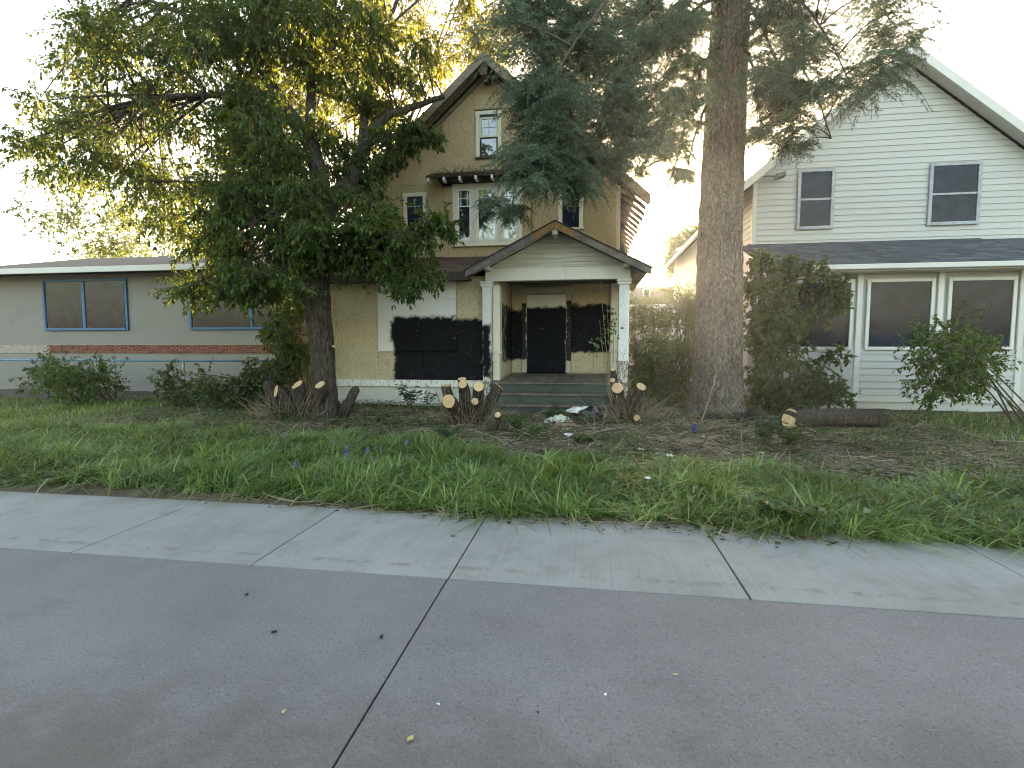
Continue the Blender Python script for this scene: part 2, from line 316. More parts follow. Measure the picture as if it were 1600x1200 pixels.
# ------------------------------------------------------------------ building helpers
def wloc(o):
    v = Vector((0, 0, 0))
    while o is not None: v += Vector(o.location); o = o.parent
    return v
def link(name, me, mat, parent=None, loc=None, **props):
    o = bpy.data.objects.new(name, me); COL.objects.link(o)
    if mat is not None and not me.materials: me.materials.append(mat)
    if parent: o.parent = parent
    if loc is not None: o.location = Vector(loc) - (wloc(parent) if parent else Vector((0, 0, 0)))
    for k, v in props.items(): o[k] = v
    return o
def thing(name, label, cat, loc=(0, 0, 0), group=None):
    o = bpy.data.objects.new(name, None); COL.objects.link(o); o.location = loc; o.empty_display_size = .2
    o['label'] = label; o['category'] = cat
    if group: o['group'] = group
    return o
def tag(o, label, cat, group=None):
    o['label'] = label; o['category'] = cat
    if group: o['group'] = group
    return o
class MB:
    def __init__(s): s.V = []; s.F = []; s.sm = []
    def add(s, vs, fs, smooth=False, M=None):
        k = len(s.V)
        s.V += [tuple(M @ Vector(v)) if M else tuple(v) for v in vs]
        s.F += [tuple(i + k for i in f) for f in fs]; s.sm += [smooth] * len(fs)
        return s
    def box(s, x0, x1, y0, y1, z0, z1, c=0.0, M=None):
        if c <= 0:
            vs = [(x, y, z) for x in (x0, x1) for y in (y0, y1) for z in (z0, z1)]
            return s.add(vs, [(0, 1, 3, 2), (4, 6, 7, 5), (0, 4, 5, 1), (2, 3, 7, 6), (0, 2, 6, 4), (1, 5, 7, 3)], M=M)
        ctr = ((x0 + x1) / 2, (y0 + y1) / 2, (z0 + z1) / 2); h = (abs(x1 - x0) / 2, abs(y1 - y0) / 2, abs(z1 - z0) / 2)
        c = min(c, min(h) * .45); vs = []; ix = {}
        for sx in (-1, 1):
            for sy in (-1, 1):
                for sz in (-1, 1):
                    sg = (sx, sy, sz)
                    for a in range(3):
                        ix[(sg, a)] = len(vs); vs.append(tuple(ctr[i] + sg[i] * (h[i] if i == a else h[i] - c) for i in range(3)))
        fs = []
        for a in range(3):
            b, d = (a + 1) % 3, (a + 2) % 3
            for sa in (-1, 1):
                q = []
                for sb, sd_ in ((-1, -1), (1, -1), (1, 1), (-1, 1)):
                    sg = [0, 0, 0]; sg[a] = sa; sg[b] = sb; sg[d] = sd_; q.append(ix[(tuple(sg), a)])
                fs.append(q)
            for sa in (-1, 1):
                for sb in (-1, 1):
                    p = [0, 0, 0]; p[a] = sa; p[b] = sb; p[d] = -1; q = list(p); q[d] = 1; p, q = tuple(p), tuple(q)
                    fs.append((ix[(p, a)], ix[(q, a)], ix[(q, b)], ix[(p, b)]))
        for sx in (-1, 1):
            for sy in (-1, 1):
                for sz in (-1, 1): fs.append(tuple(ix[((sx, sy, sz), a)] for a in range(3)))
        return s.add(vs, fs, M=M)
    def prism(s, poly, a0, a1, axis='y', M=None):
        """poly in (x,z) extruded along y, or (y,z) along x, or (x,y) along z"""
        n = len(poly)
        f = {'y': lambda p, a: (p[0], a, p[1]), 'x': lambda p, a: (a, p[0], p[1]), 'z': lambda p, a: (p[0], p[1], a)}[axis]
        vs = [f(p, a0) for p in poly] + [f(p, a1) for p in poly]
        return s.add(vs, [tuple(range(n)), tuple(range(2 * n - 1, n - 1, -1))] + [(i, (i + 1) % n, n + (i + 1) % n, n + i) for i in range(n)], M=M)
    def tube(s, pts, rad, n=8, jit=0.0, seed=0, caps=True):
        pts = [Vector(p) for p in pts]; rg = random.Random(seed); vs = []; fs = []
        t = (pts[1] - pts[0]).normalized(); up = Vector((0, 0, 1)) if abs(t.z) < .9 else Vector((1, 0, 0))
        a = t.cross(up).normalized()
        for i, p in enumerate(pts):
            t = (pts[min(i + 1, len(pts) - 1)] - pts[max(i - 1, 0)]).normalized()
            a = (a - t * a.dot(t)).normalized(); b = t.cross(a); r = rad[i] if hasattr(rad, '__len__') else rad
            for k in range(n):
                q = 2 * math.pi * k / n; rr = r * (1 + rg.uniform(-jit, jit)); vs.append(p + a * math.cos(q) * rr + b * math.sin(q) * rr)
        for i in range(len(pts) - 1):
            for k in range(n): fs.append((i * n + k, i * n + (k + 1) % n, (i + 1) * n + (k + 1) % n, (i + 1) * n + k))
        if caps: fs += [tuple(range(n - 1, -1, -1)), tuple(range((len(pts) - 1) * n, len(pts) * n))]
        return s.add(vs, fs, True)
    def mesh(s, name, off=Vector((0, 0, 0))):
        me = bpy.data.meshes.new(name); me.from_pydata([(v[0] - off.x, v[1] - off.y, v[2] - off.z) for v in s.V], [], s.F)
        me.polygons.foreach_set('use_smooth', s.sm)
        b = bmesh.new(); b.from_mesh(me); bmesh.ops.recalc_face_normals(b, faces=b.faces); b.to_mesh(me); b.free()
        return me
    def build(s, name, mat, parent=None, **props):
        off = wloc(parent) if parent else Vector((0, 0, 0))
        return link(name, s.mesh(name, off), mat, parent, None, **props)
    def top(s, name, mat, loc, label, cat, group=None):
        loc = Vector(loc); o = link(name, s.mesh(name, loc), mat); o.location = loc; return tag(o, label, cat, group)
def tri_mesh(name, V, F, smooth=False):
    V = np.asarray(V, np.float32).reshape(-1, 3); F = np.asarray(F, np.int32); n = len(F); k = F.shape[1]
    me = bpy.data.meshes.new(name); me.vertices.add(len(V)); me.vertices.foreach_set('co', V.ravel())
    me.loops.add(n * k); me.loops.foreach_set('vertex_index', F.ravel()); me.polygons.add(n)
    me.polygons.foreach_set('loop_start', np.arange(0, n * k, k, dtype=np.int32)); me.update(calc_edges=True)
    if smooth: me.polygons.foreach_set('use_smooth', np.ones(n, bool))
    return me
def np_obj(name, V, F, mat, parent=None, smooth=False, **props):
    V = np.asarray(V, np.float32).reshape(-1, 3)
    if parent is not None: V = V - np.array(wloc(parent), np.float32)
    return link(name, tri_mesh(name, V, F, smooth), mat, parent, None, **props)
def clip(poly, a, b, c):
    """keep a*x+b*y<=c"""
    out = []
    for i in range(len(poly)):
        p, q = poly[i], poly[(i + 1) % len(poly)]; dp = a * p[0] + b * p[1] - c; dq = a * q[0] + b * q[1] - c
        if dp <= 0: out.append(p)
        if (dp < 0 < dq) or (dq < 0 < dp): t = dp / (dp - dq); out.append((p[0] + t * (q[0] - p[0]), p[1] + t * (q[1] - p[1])))
    return out
def unit(a): return a / np.maximum(np.linalg.norm(a, axis=-1, keepdims=True), 1e-9)
def rnd_dir(n): return unit(RNG.normal(size=(n, 3)))
def leaves_np(P, D, L, W=.45, fold=.18, Nrm=None):
    """folded leaf blades: two triangles each, from base P along D"""
    n = len(P); L = np.broadcast_to(np.asarray(L, float), (n,))[:, None]; D = unit(D)
    Nr = rnd_dir(n) if Nrm is None else unit(Nrm + rnd_dir(n) * .45)
    s = unit(np.cross(D, Nr)); u = np.cross(s, D)
    v0 = P; v2 = P + D * L - u * L * .12; m = P + D * L * .45
    v1 = m + s * L * W * .5 + u * L * fold; v3 = m - s * L * W * .5 + u * L * fold
    V = np.stack([v0, v1, v2, v3], 1).reshape(-1, 3); b = np.arange(n)[:, None] * 4
    F = np.concatenate([b + np.array([0, 1, 2]), b + np.array([0, 2, 3])], 0); return V, F
def sticks_np(P, D, L, R):
    n = len(P); D = unit(D); L = np.broadcast_to(np.asarray(L, float), (n,))[:, None]; R = np.broadcast_to(np.asarray(R, float), (n,))[:, None]
    a = unit(np.cross(D, rnd_dir(n))); b = np.cross(D, a); V = []
    for base, r in ((P, R), (P + D * L, R * .5)):
        for k in range(3):
            q = k * 2.0944; V.append(base + (a * math.cos(q) + b * math.sin(q)) * r)
    V = np.stack(V, 1).reshape(-1, 3); o = np.arange(n)[:, None] * 6
    F = np.concatenate([o + np.array(t) for t in ((0, 1, 4), (0, 4, 3), (1, 2, 5), (1, 5, 4), (2, 0, 3), (2, 3, 5))], 0); return V, F
def join_np(parts):
    V = []; F = []; k = 0
    for v, f in parts: V.append(v); F.append(f + k); k += len(v)
    return np.concatenate(V), np.concatenate(F)

def gz(x, y):
    """height of the yard"""
    s = min(1, max(0, (y - 4.75) / 1.6)); s = s * s * (3 - 2 * s)
    return s * .05 + (.035 * s) * mnoise.noise(Vector((x * .9, y * .9, 0))) + .018 * s * mnoise.noise(Vector((x * 3.1, y * 3.1, 5)))
def gz_np(x, y): return np.array([gz(a, b) for a, b in zip(x, y)])

# ------------------------------------------------------------------ ground, road, pavement
g_ = MB(); g_.add([(-300, -300, -.16), (300, -300, -.16), (300, 300, -.16), (-300, 300, -.16)], [(0, 1, 2, 3)])
g_.build('ground', M['earth'], kind='structure')
xs = np.arange(-34, 34.01, .17); ys = np.arange(4.70, 32.0, .17)
GX, GY = np.meshgrid(xs, ys); GZ = np.array([gz(a, b) for a, b in zip(GX.ravel(), GY.ravel())])
gv = np.stack([GX.ravel(), GY.ravel(), GZ], 1); nx = len(xs); ii = (np.arange(len(ys) - 1)[:, None] * nx + np.arange(nx - 1)[None, :]).ravel()
np_obj('yard', gv, np.stack([ii, ii + 1, ii + nx + 1, ii + nx], 1), M['dirt'], smooth=True, kind='structure')

def slab_floor(name, edges, y0, y1, th, zt, mat, gap=.006):
    base = MB(); base.box(edges[0] - .1, edges[-1] + .1, y0 - .02, y1 + .02, zt - th, zt - .022); st = base.build(name, M['joint'], kind='structure')
    for a, b in zip(edges[:-1], edges[1:]):
        m = MB(); dz = random.uniform(-.002, .002); m.box(a + gap, b - gap, y0 + gap * .6, y1 - gap * .6, zt - .02, zt + dz, .006); m.build('slab', mat, st)
    return st
slab_floor('sidewalk', [-22, -20, -18, -16, -14.2, -12.4, -10.6, -8.8, -7.2, -5.6, -4.0, -2.45, -.95, 1.04, 3.03, 5.0, 7.0, 9.0, 11, 13, 15, 17, 19, 21], 3.34, 5.02, .14, .0, M['walk'])
slab_floor('road', [-21, -16.96, -12.96, -8.96, -4.96, -.955, 3.04, 7.04, 11.04, 15.04, 19], -2.6, 3.34, .14, -.003, M['road'], .005)
far = MB(); far.box(-60, 60, -16, -2.62, -.14, -.012); far.build('far_road', M['road'], kind='structure')
for sx, (a, b) in (('l', (-60, -22.2)), ('r', (21.2, 60))):
    w_ = MB(); w_.box(a, b, -2.58, 5.0, -.14, -.012); w_.build('far_pavement', M['walk'], kind='structure')

# ------------------------------------------------------------------ the derelict house
HX, HW, YM, YF = -2.95, 3.78, 15.0, 13.0                       # ridge x, half width, main wall, closed porch front
house = thing('derelict_house', 'derelict tan two storey house with boarded windows, black paint patches and white gabled porch', 'house', (HX, 15.0, 0))
RZ, SL = 9.62, .89                                              # ridge height, slope
def roof_z(x): return RZ - SL * abs(x - HX)
b = MB(); b.prism([(HX - HW, 0), (HX + HW, 0), (HX + HW, roof_z(HX + HW) - .16), (HX, RZ - .18), (HX - HW, roof_z(HX + HW) - .16)], YM + .02, 25.5)
wall = b.build('wall', M['tan_old'], house)
# upper wall sheets, clipped by the gable
seams_x = [HX - HW, -5.62, -4.55, -3.34, -2.56, -1.35, -.13, HX + HW]
seams_z = [4.0, 6.42, 8.9, 9.6]
for x0, x1 in zip(seams_x[:-1], seams_x[1:]):
    for z0, z1 in zip(seams_z[:-1], seams_z[1:]):
        p = [(x0 + .003, z0 + .003), (x1 - .003, z0 + .003), (x1 - .003, z1 - .003), (x0 + .003, z1 - .003)]
        p = clip(p, SL, 1, RZ - .16 + SL * HX); p = clip(p, -SL, 1, RZ - .16 - SL * HX)
        if len(p) > 2: q = MB(); q.prism(p, YM - random.uniform(.004, .010), YM + .018); q.build('wall_panel', M['tan_old'], wall)
# corner boards and frieze on the right upper corner
q = MB(); q.box(HX + HW - .10, HX + HW + .012, YM - .022, YM + .1, 4.0, roof_z(HX + HW) - .12, .004); q.build('corner_board', M['tan'], wall)

# --- main roof
YB0, YB1 = 14.38, 25.8; EX = 4.55                               # barge plane, back, half width of the eaves
main_roof = MB()
for s_ in (-1, 1):
    xa, xb = HX, HX + s_ * (EX - .40); za, zb = roof_z(xa), roof_z(xb)
    main_roof.prism([(xa, za + .10), (xb, zb + .10), (xb, zb + .03), (xa, za + .03)], YB0 + .03, YB1)
mr = main_roof.build('roof', M['roof'], house)
for s_ in (-1, 1):
    xa, xb = HX + s_ * .003, HX + s_ * EX; za, zb = roof_z(xa), roof_z(xb)
    q = MB(); q.prism([(xa, za + .115), (xb, zb + .115), (xb, zb - .16), (xa, za - .165)], YB0 - .03, YB0 + .012); q.build('barge_board', M['main_barge'], mr)
    # second, inner moulding and the verge lookout boards seen from below
    q = MB(); xi, xj = HX + s_ * .1, HX + s_ * (HW - .15)
    q.prism([(xi, roof_z(xi) - .10), (xj, roof_z(xj) - .10), (xj, roof_z(xj) - .24), (xi, roof_z(xi) - .24)], YM - .045, YM - .016); q.build('frieze_board', M['main_barge'], mr)
    for yy in (14.48, 14.66, 14.84):
        q = MB(); xi, xj = HX + s_ * .22, HX + s_ * (EX - .3); q.prism([(xi, roof_z(xi) + .02), (xj, roof_z(xj) + .02), (xj, roof_z(xj) - .05 - .02 * yy % .03), (xi, roof_z(xi) - .05)], yy - .05, yy + .05); q.build('soffit_board', M['main_barge'], mr)
    # exposed rafter tails along the eaves
    y = YB0 + .32
    while y < YB1 - .2:
        q = MB(); xi, xj = HX + s_ * (HW + .02), HX + s_ * (EX + random.uniform(-.03, .02))
        q.prism([(xi, roof_z(xi) + .025), (xj, roof_z(xj) + .025), (xj, roof_z(xj) - .10), (xi, roof_z(xi) - .15)], y - .03, y + random.uniform(.03, .05)); q.build('rafter_tail', M['rafter'], mr)
        y += .61
    # sheathing boards at the eaves with gaps
    for k in range(3):
        xi = HX + s_ * (EX - .40 + k * .085); xj = xi + s_ * .078
        if k < 1:
            q = MB(); q.prism([(xi, roof_z(xi) + .055), (xj, roof_z(xj) + .055), (xj, roof_z(xj) + .03), (xi, roof_z(xi) + .03)], YB0 + .02, YB1 - .05 - k); q.build('sheathing_board', M['rafter'], mr)
# ridge beam end (bracket under the peak) and bird holes beside it
q = MB(); q.prism([(HX - .09, RZ - .50), (HX + .09, RZ - .50), (HX + .09, RZ - .10), (HX, RZ - .02), (HX - .09, RZ - .10)], YB0 + .014, YM - .012); q.build('ridge_bracket', M['rafter'], mr)

# --- windows
def window(x0, x1, z0, z1, yw, casing, kind, cas=.11, proud=.05):
    w = MB(); dark = {'attic': 'white_trim'}.get(kind, 'white_trim')
    w.box(x0 - cas, x0, yw - proud, yw - .006, z0, z1, .005); w.box(x1, x1 + cas, yw - proud, yw - .006, z0, z1, .005)
    w.box(x0 - cas - .015, x1 + cas + .015, yw - proud - .006, yw - .006, z1 + .002, z1 + cas, .005)
    wo_ = w.build('window', M[casing], house)
    q = MB(); q.box(x0 - cas - .03, x1 + cas + .03, yw - proud - .03, yw - .006, z0 - .055, z0 - .003, .006); q.build('sill', M['white_trim' if kind != 'attic' else 'rafter'], wo_)
    if kind == 'attic': q = MB(); q.box(x0 - cas - .02, x1 + cas + .02, yw - proud - .02, yw - .008, z1 + cas + .003, z1 + cas + .035); q.build('head_cap', M['rafter'], wo_)
    return wo_
def sash(wo_, x0, x1, z0, z1, y, mat, glass, fr=.045, bars_v=(), bars_h=(), barmat='lead', zt=None):
    q = MB()
    q.box(x0, x0 + fr, y - .02, y + .01, z0, z1, .003); q.box(x1 - fr, x1, y - .02, y + .01, z0, z1, .003)
    q.box(x0 + fr + .001, x1 - fr - .001, y - .0215, y + .01, z0, z0 + fr, .003); q.box(x0 + fr + .001, x1 - fr - .001, y - .0215, y + .01, z1 - fr, z1, .003)
    q.build('sash', M[mat], wo_)
    if bars_v or bars_h:
        q = MB()
        for bx, za, zb in bars_v: q.box(bx - .008, bx + .008, y - .014, y - .002, za, zb)
        for bz, xa, xb, t in bars_h: q.box(xa, xb, y - .0155, y - .002, bz - t, bz + t)
        q.build('muntin', M[barmat], wo_)
    q = MB(); q.box(x0 + fr * .6, x1 - fr * .6, y - .001, y + .004, z0 + fr * .6, z1 - fr * .6); q.build('pane', M[glass], wo_)
# attic double hung
w = window(-3.19, -2.66, 7.12, 8.30, YM, 'white_trim', 'attic', .11)
sash(w, -3.185, -2.665, 7.66, 8.22, YM - .030, 'white_trim', 'glass', .05, [(-2.925, 7.71, 8.17)], [(7.94, -3.13, -2.72, .008)])
sash(w, -3.185, -2.665, 7.125, 7.675, YM - .010, 'blacksash', 'glass', .04)
q = MB(); q.box(-3.185, -2.665, YM - .034, YM - .006, 8.225, 8.296); q.build('header', M['blacksash'], w)
# small dark windows left and right of the bay
for cx in (-5.17, -.55):
    w = window(cx - .24, cx + .24, 5.02, 6.08, YM, 'white_trim', 'small', .115)
    sash(w, cx - .236, cx + .236, 5.55, 6.075, YM - .026, 'blacksash', 'dglass', .04, [(cx, 5.59, 6.03)], [(5.80, cx - .2, cx + .2, .008)])
    sash(w, cx - .236, cx + .236, 5.025, 5.56, YM - .008, 'blacksash', 'dglass', .04, [], [(5.555, cx - .2, cx + .2, .01)])
# shallow bay under the hood
q = MB(); q.box(-4.22, -1.68, YM - .13, YM - .012, 4.24, 6.30); bay = q.build('bay', M['tan_old'], house)
YB = YM - .132
for xa, xb in ((-4.21, -4.0), (-1.9, -1.69)):
    q = MB(); q.box(xa, xb, YB - .010, YB - .001, 4.66, 6.28); q.build('bay_panel', M['tan_old'], bay)
w = MB()
w.box(-3.98, -3.84, YB - .05, YB - .002, 4.62, 6.20, .005); w.box(-2.06, -1.92, YB - .05, YB - .002, 4.62, 6.20, .005)
w.box(-3.99, -1.91, YB - .056, YB - .002, 6.202, 6.34, .005); w.box(-3.42, -3.26, YB - .046, YB - .002, 4.70, 6.20, .005); w.box(-2.66, -2.51, YB - .046, YB - .002, 4.70, 6.20, .005)
w.box(-3.838, -2.062, YB - .044, YB - .002, 4.60, 4.698, .004)
wo_ = w.build('bay_window', M['white_trim'], house)
q = MB(); q.box(-4.02, -1.88, YB - .10, YB - .002, 4.545, 4.598, .006); q.build('sill', M['white_trim'], wo_)
for xa, xb in ((-3.838, -3.422), (-3.258, -2.662), (-2.508, -2.062)):
    mid = (xa + xb) / 2
    sash(wo_, xa, xb, 4.70, 6.198, YB - .024, 'white', 'glass', .055, [(mid + d * .1, 5.72, 6.14) for d in (-1, 1)] if xb - xa < .5 else [(mid + d * .13, 5.72, 6.14) for d in (-1, 0, 1)],
         [(5.70, xa + .05, xb - .05, .016), (5.93, xa + .05, xb - .05, .006)], 'white')
# hood over the bay: dark sloped roof on white rafter ends
q = MB(); q.prism([(YM - .012, 6.74), (YM - .012, 6.66), (YM - .62, 6.40), (YM - .62, 6.47)], -4.62, -1.28, 'x'); hood = q.build('window_hood', M['hood'], house)
q = MB(); q.prism([(YM - .014, 6.34), (YM - .014, 6.655), (YM - .58, 6.395), (YM - .52, 6.36)], -4.30, -1.60, 'x'); q.build('hood_soffit', M['hood'], hood)
q = MB(); q.box(-4.63, -1.27, YM - .645, YM - .622, 6.385, 6.478, .004); q.build('hood_fascia', M['hood'], hood)
for k in range(8):
    x = -4.56 + k * .46; q = MB(); q.prism([(YM - .40, 6.40), (YM - .40, 6.30), (YM - .60, 6.27), (YM - .672, 6.30), (YM - .672, 6.40)], x - .028, x + .028, 'x'); q.build('rafter_end', M['white'], hood)

# --- closed porch (front room) with the big boarded window
b = MB(); b.box(-6.81, -2.28, YF + .02, YM - .02, .56, 3.44); sun_room = b.build('porch_room', M['tan'], house)
b = MB(); b.box(-6.78, -2.34, YF + .06, YM + 1, -.1, .558); fnd = b.build('foundation', M['foundation'], house)
q = MB(); q.box(-4.95, -4.28, YF + .03, YF + .058, .12, .50, .006); q.build('basement_window_board', M['white_sheet'], fnd)
q = MB(); q.box(-6.80, -2.50, YF - .02, YF + .055, .562, .745, .006); q.build('skirt_board', M['skirt'], house)
px = [-6.81, -5.56, -4.34, -3.40, -2.52]
for x0, x1 in zip(px[:-1], px[1:]):
    q = MB(); q.box(x0 + .003, x1 - .003, YF - random.uniform(.003, .008), YF + .018, .749, 3.40); q.build('wall_panel', M['tan'], sun_room)
q = MB(); q.box(-6.83, -6.77, YF - .018, YF + .05, .75, 3.40, .004); q.build('corner_board', M['tan'], sun_room)
for z0, z1, nm in ((1.53, 2.86, 0), (2.865, 3.37, 1)):
    q = MB(); q.box(-5.55, -3.42, YF - .030, YF - .009, z0, z1, .003); q.build('window_board', M['white_sheet'], sun_room)
q = MB(); q.box(-5.57, -3.40, YF - .045, YF - .009, 1.495, 1.527, .004); q.build('ledge', M['white_sheet'], sun_room)
# recess: side wall, back wall panels
for y0, y1 in ((YF + .25, 14.1), (14.104, YM - .02)):
    q = MB(); q.box(-2.278, -2.262, y0, y1, .86, 3.36); q.build('wall_panel', M['tan'], sun_room)
for x0, x1 in ((-2.255, -1.95), (-.50, .14), (.144, .80)):
    q = MB(); q.box(x0 + .003, x1 - .003, YM - .009, YM + .018, .87, 3.42); q.build('wall_panel', M['tan'], wall)
q = MB(); q.box(-1.80, -.66, YM - .045, YM + .015, .88, 3.13, .004); door = q.build('door_board', M['white_sheet'], house)
q = MB()
q.box(-1.945, -1.803, YM - .06, YM + .016, .87, 3.16, .005); q.box(-.657, -.515, YM - .06, YM + .016, .87, 3.16, .005)
q.box(-2.0, -.46, YM - .07, YM + .016, 3.163, 3.30, .005); q.box(-2.05, -.41, YM - .11, YM + .016, 3.303, 3.35, .005)
g = G('door_casing_paint'); bk = black_paint(g, [(-2.1, -1.80, 1.25, 2.9, 14, 15.5), (-.66, -.4, 1.2, 2.95, 14, 15.5)], .03, .3)
pk = g.math('SUBTRACT', 1, g.step(g.noise(22, 5, .75, g.map((1.4, 1.4, .6))), .62, .66))
door_case = q.build('door_casing', g.fin(g.mix(g.math('MULTIPLY', bk, pk), (.46, .43, .36), (.012, .012, .012)), .7), house)
# lower main wall to the right of the porch room is the same sheet wall; right corner board
q = MB(); q.box(.80, .86, YM - .025, YM + .06, .3, 4.0, .004); q.build('corner_board', M['tan'], wall)

# --- skirt roof over the closed porch: deck, shingles, fascia
E0, E1 = (12.48, 3.44), (YM - .03, 4.26)                        # (y,z) eave and top
slope_len = math.hypot(E1[0] - E0[0], E1[1] - E0[1]); ang = math.atan2(E1[1] - E0[1], E1[0] - E0[0])
plan = [(-7.42, E0[0]), (-2.99, E0[0]), (-1.95, 14.1), (-1.45, E1[0]), (-7.42, E1[0])]
zs_ = lambda y: E0[1] + (y - E0[0]) * math.tan(ang)
q = MB(); q.add([(x, y, zs_(y)) for x, y in plan] + [(x, y, zs_(y) - .08) for x, y in plan], [(0, 1, 2, 3, 4), (9, 8, 7, 6, 5)] + [(i, (i + 1) % 5, 5 + (i + 1) % 5, 5 + i) for i in range(5)]); skirt_roof = q.build('porch_roof', M['roof'], house)
q = MB(); q.box(-7.44, -2.95, E0[0] - .035, E0[0] - .002, 3.26, 3.452, .004); q.build('fascia_board', M['fascia'], skirt_roof)
q = MB(); q.box(-7.42, -3.0, E0[0], YF + .016, 3.30, 3.345); q.build('soffit', M['fascia'], skirt_roof)
sh = MB(); sh.box(-.165, .165, 0, .30, 0, .012); sh_me = sh.mesh('shingle'); sh_me.materials.append(M['shingle'])
rows = 14; step = slope_len / rows
for r in range(rows):
    x = -7.36 + (r % 2) * .17
    while x < -1.55:
        d = r * step; zz = E0[1] + d * math.sin(ang) + .012; yy = E0[0] - .03 + d * math.cos(ang)
        pz = 4.56 - .51 * abs(x + .82)
        if pz < zz + .06 and (x < -3.05 or yy > E0[0] + (x + 2.99) * 1.55) and random.random() > .03:
            o = link('shingle', sh_me, None, skirt_roof, (x + random.uniform(-.006, .006), yy + random.uniform(-.012, .012), zz))
            o.rotation_euler = (ang - .03 + random.uniform(-.01, .02), 0, random.uniform(-.02, .02))
        x += .34

# --- portico
PX, PZ, PS, PY = -.82, 4.53, .505, 12.28                         # ridge x, height, slope, barge plane
def pz_(x): return PZ - PS * abs(x - PX)
def pprism(m, xa, xb, t0, t1, y0, y1): m.prism([(xa, pz_(xa) + t1), (xb, pz_(xb) + t1), (xb, pz_(xb) + t0), (xa, pz_(xa) + t0)], y0, y1); return m
q = MB(); pprism(q, PX, PX - 2.12, -.03, .03, PY + .03, YM - .03); pprism(q, PX, PX + 2.2, -.03, .03, PY + .03, YM - .03)
q.prism([(.9, pz_(.9) + .03), (PX + 2.2, pz_(PX + 2.2) + .03), (PX + 2.2, pz_(PX + 2.2) - .03), (.9, pz_(.9) - .03)], YM - .03, 16.6)
pr = q.build('portico_roof', M['roof'], house)
for s_, e in ((-1, 2.17), (1, 2.23)):
    q = MB(); pprism(q, PX + s_ * .004, PX + s_ * e, -.135, .035, PY - .03, PY + .012); q.build('barge_board', M['barge'], pr)
    q = MB(); pprism(q, PX + s_ * .002, PX + s_ * (e + .03), .037, .062, PY - .055, PY + .30); q.build('drip_edge', M['fascia'], pr)
    q = MB(); pprism(q, PX + s_ * .05, PX + s_ * (e - .08), -.052, -.034, PY + .014, 12.80); q.build('soffit', M['clap'], pr)
for yy in np.arange(13.0, 16.5, .42):
    q = MB(); xa = .98; q.prism([(xa, pz_(xa) - .032), (PX + 2.17, pz_(PX + 2.17) - .032), (PX + 2.17, pz_(PX + 2.17) - .10), (xa, pz_(xa) - .12)], yy - .022, yy + .022); q.build('rafter_tail', M['clap'], pr)
q = MB(); q.box(PX - .06, PX + .06, PY + .014, 12.81, PZ - .26, PZ - .10, .006); q.build('ridge_bracket', M['clap'], pr)
for bx in (-2.50, .87):
    q = MB(); q.box(bx - .06, bx + .06, 12.42, 12.80, 3.50, 3.60, .006); q.build('eave_bracket', M['clap'], pr)
# gable clapboards, slightly warped
gz0 = 3.60; zz = gz0; k = 0
q = MB(); q.prism([(-2.5, 3.58), (.88, 3.58), (.88, pz_(.88) - .06), (PX, PZ - .06), (-2.5, pz_(-2.5) - .06)], 12.87, 12.93); gab = q.build('gable', M['clap'], house)
while zz < PZ - .12:
    h = [.055, .060, .115, .115, .115, .115, .115, .115, .12][min(k, 8)]
    xs_ = np.linspace(-2.46, .84, 14); top = zz + h
    poly = [(-2.46, zz), (.84, zz), (.84, top), (-2.46, top)]
    poly = clip(poly, PS, 1, PZ - .06 + PS * PX); poly = clip(poly, -PS, 1, PZ - .06 - PS * PX)
    if len(poly) > 2:
        # sample the board along its length so its lower edge can wave
        xa = min(p[0] for p in poly if abs(p[1] - zz) < 1e-4); xb = max(p[0] for p in poly if abs(p[1] - zz) < 1e-4)
        m = MB(); n = 16; vs = []; fs = []; amp = .012 if k in (1, 2, 3) else .005; ph = random.uniform(0, 6)
        for i in range(n + 1):
            x = xa + (xb - xa) * i / n; tz = max(zz + .002, min(top, pz_(x) - .06)); wv = amp * math.sin(x * 2.6 + ph) + amp * .6 * math.sin(x * 6.1 + ph * 2)
            yb = 12.835 - abs(wv) * .8; lz = min(zz - .012 + wv * .8, tz - .001)
            vs += [(x, yb, lz), (x, 12.862, tz), (x, 12.869, lz)]
            if i: j = 3 * i; fs += [(j - 3, j, j + 1, j - 2), (j - 3, j - 1, j + 2, j), (j - 2, j + 1, j + 2, j - 1)]
        fs += [(0, 1, 2), (3 * n, 3 * n + 2, 3 * n + 1)]
        m.add(vs, fs); m.build('clapboard', M['clap'], gab)
    zz = top; k += 1
q = MB(); q.box(-2.60, .98, 12.78, 12.985, 3.265, 3.575, .008); q.build('portico_beam', M['beam'], house)
for xa, xb in ((-2.58, -2.40), (.78, .98)):
    q = MB(); q.box(xa, xb, 12.99, YM - .03, 3.20, 3.50, .006); q.build('side_beam', M['beam'], house)
q = MB(); q.box(-2.395, .775, 12.99, YM - .03, 3.42, 3.46); q.build('porch_ceiling', M['ceil'], house)
def post(cx, w0, label=None):
    m = MB(); m.box(cx - w0 / 2, cx + w0 / 2, 12.80, 12.80 + w0, 1.27, 3.16, .01); p = m.build('porch_post', M['white_post'], house)
    m = MB(); m.box(cx - w0 / 2 - .035, cx + w0 / 2 + .035, 12.765, 12.835 + w0, 3.13, 3.20, .008); m.box(cx - w0 / 2 - .055, cx + w0 / 2 + .055, 12.745, 12.855 + w0, 3.203, 3.262, .008); m.build('capital', M['white_post'], p)
    m = MB(); m.box(cx - w0 / 2 - .03, cx + w0 / 2 + .03, 12.77, 12.83 + w0, 1.20, 1.267, .006); m.build('pedestal_cap', M['peeling'], p)
    m = MB(); m.box(cx - w0 / 2 + .01, cx + w0 / 2 - .01, 12.81, 12.79 + w0, -.02, 1.198, .008); m.build('pedestal', M['peeling'], p)
    return p
post(-2.575, .22); post(.84, .25)
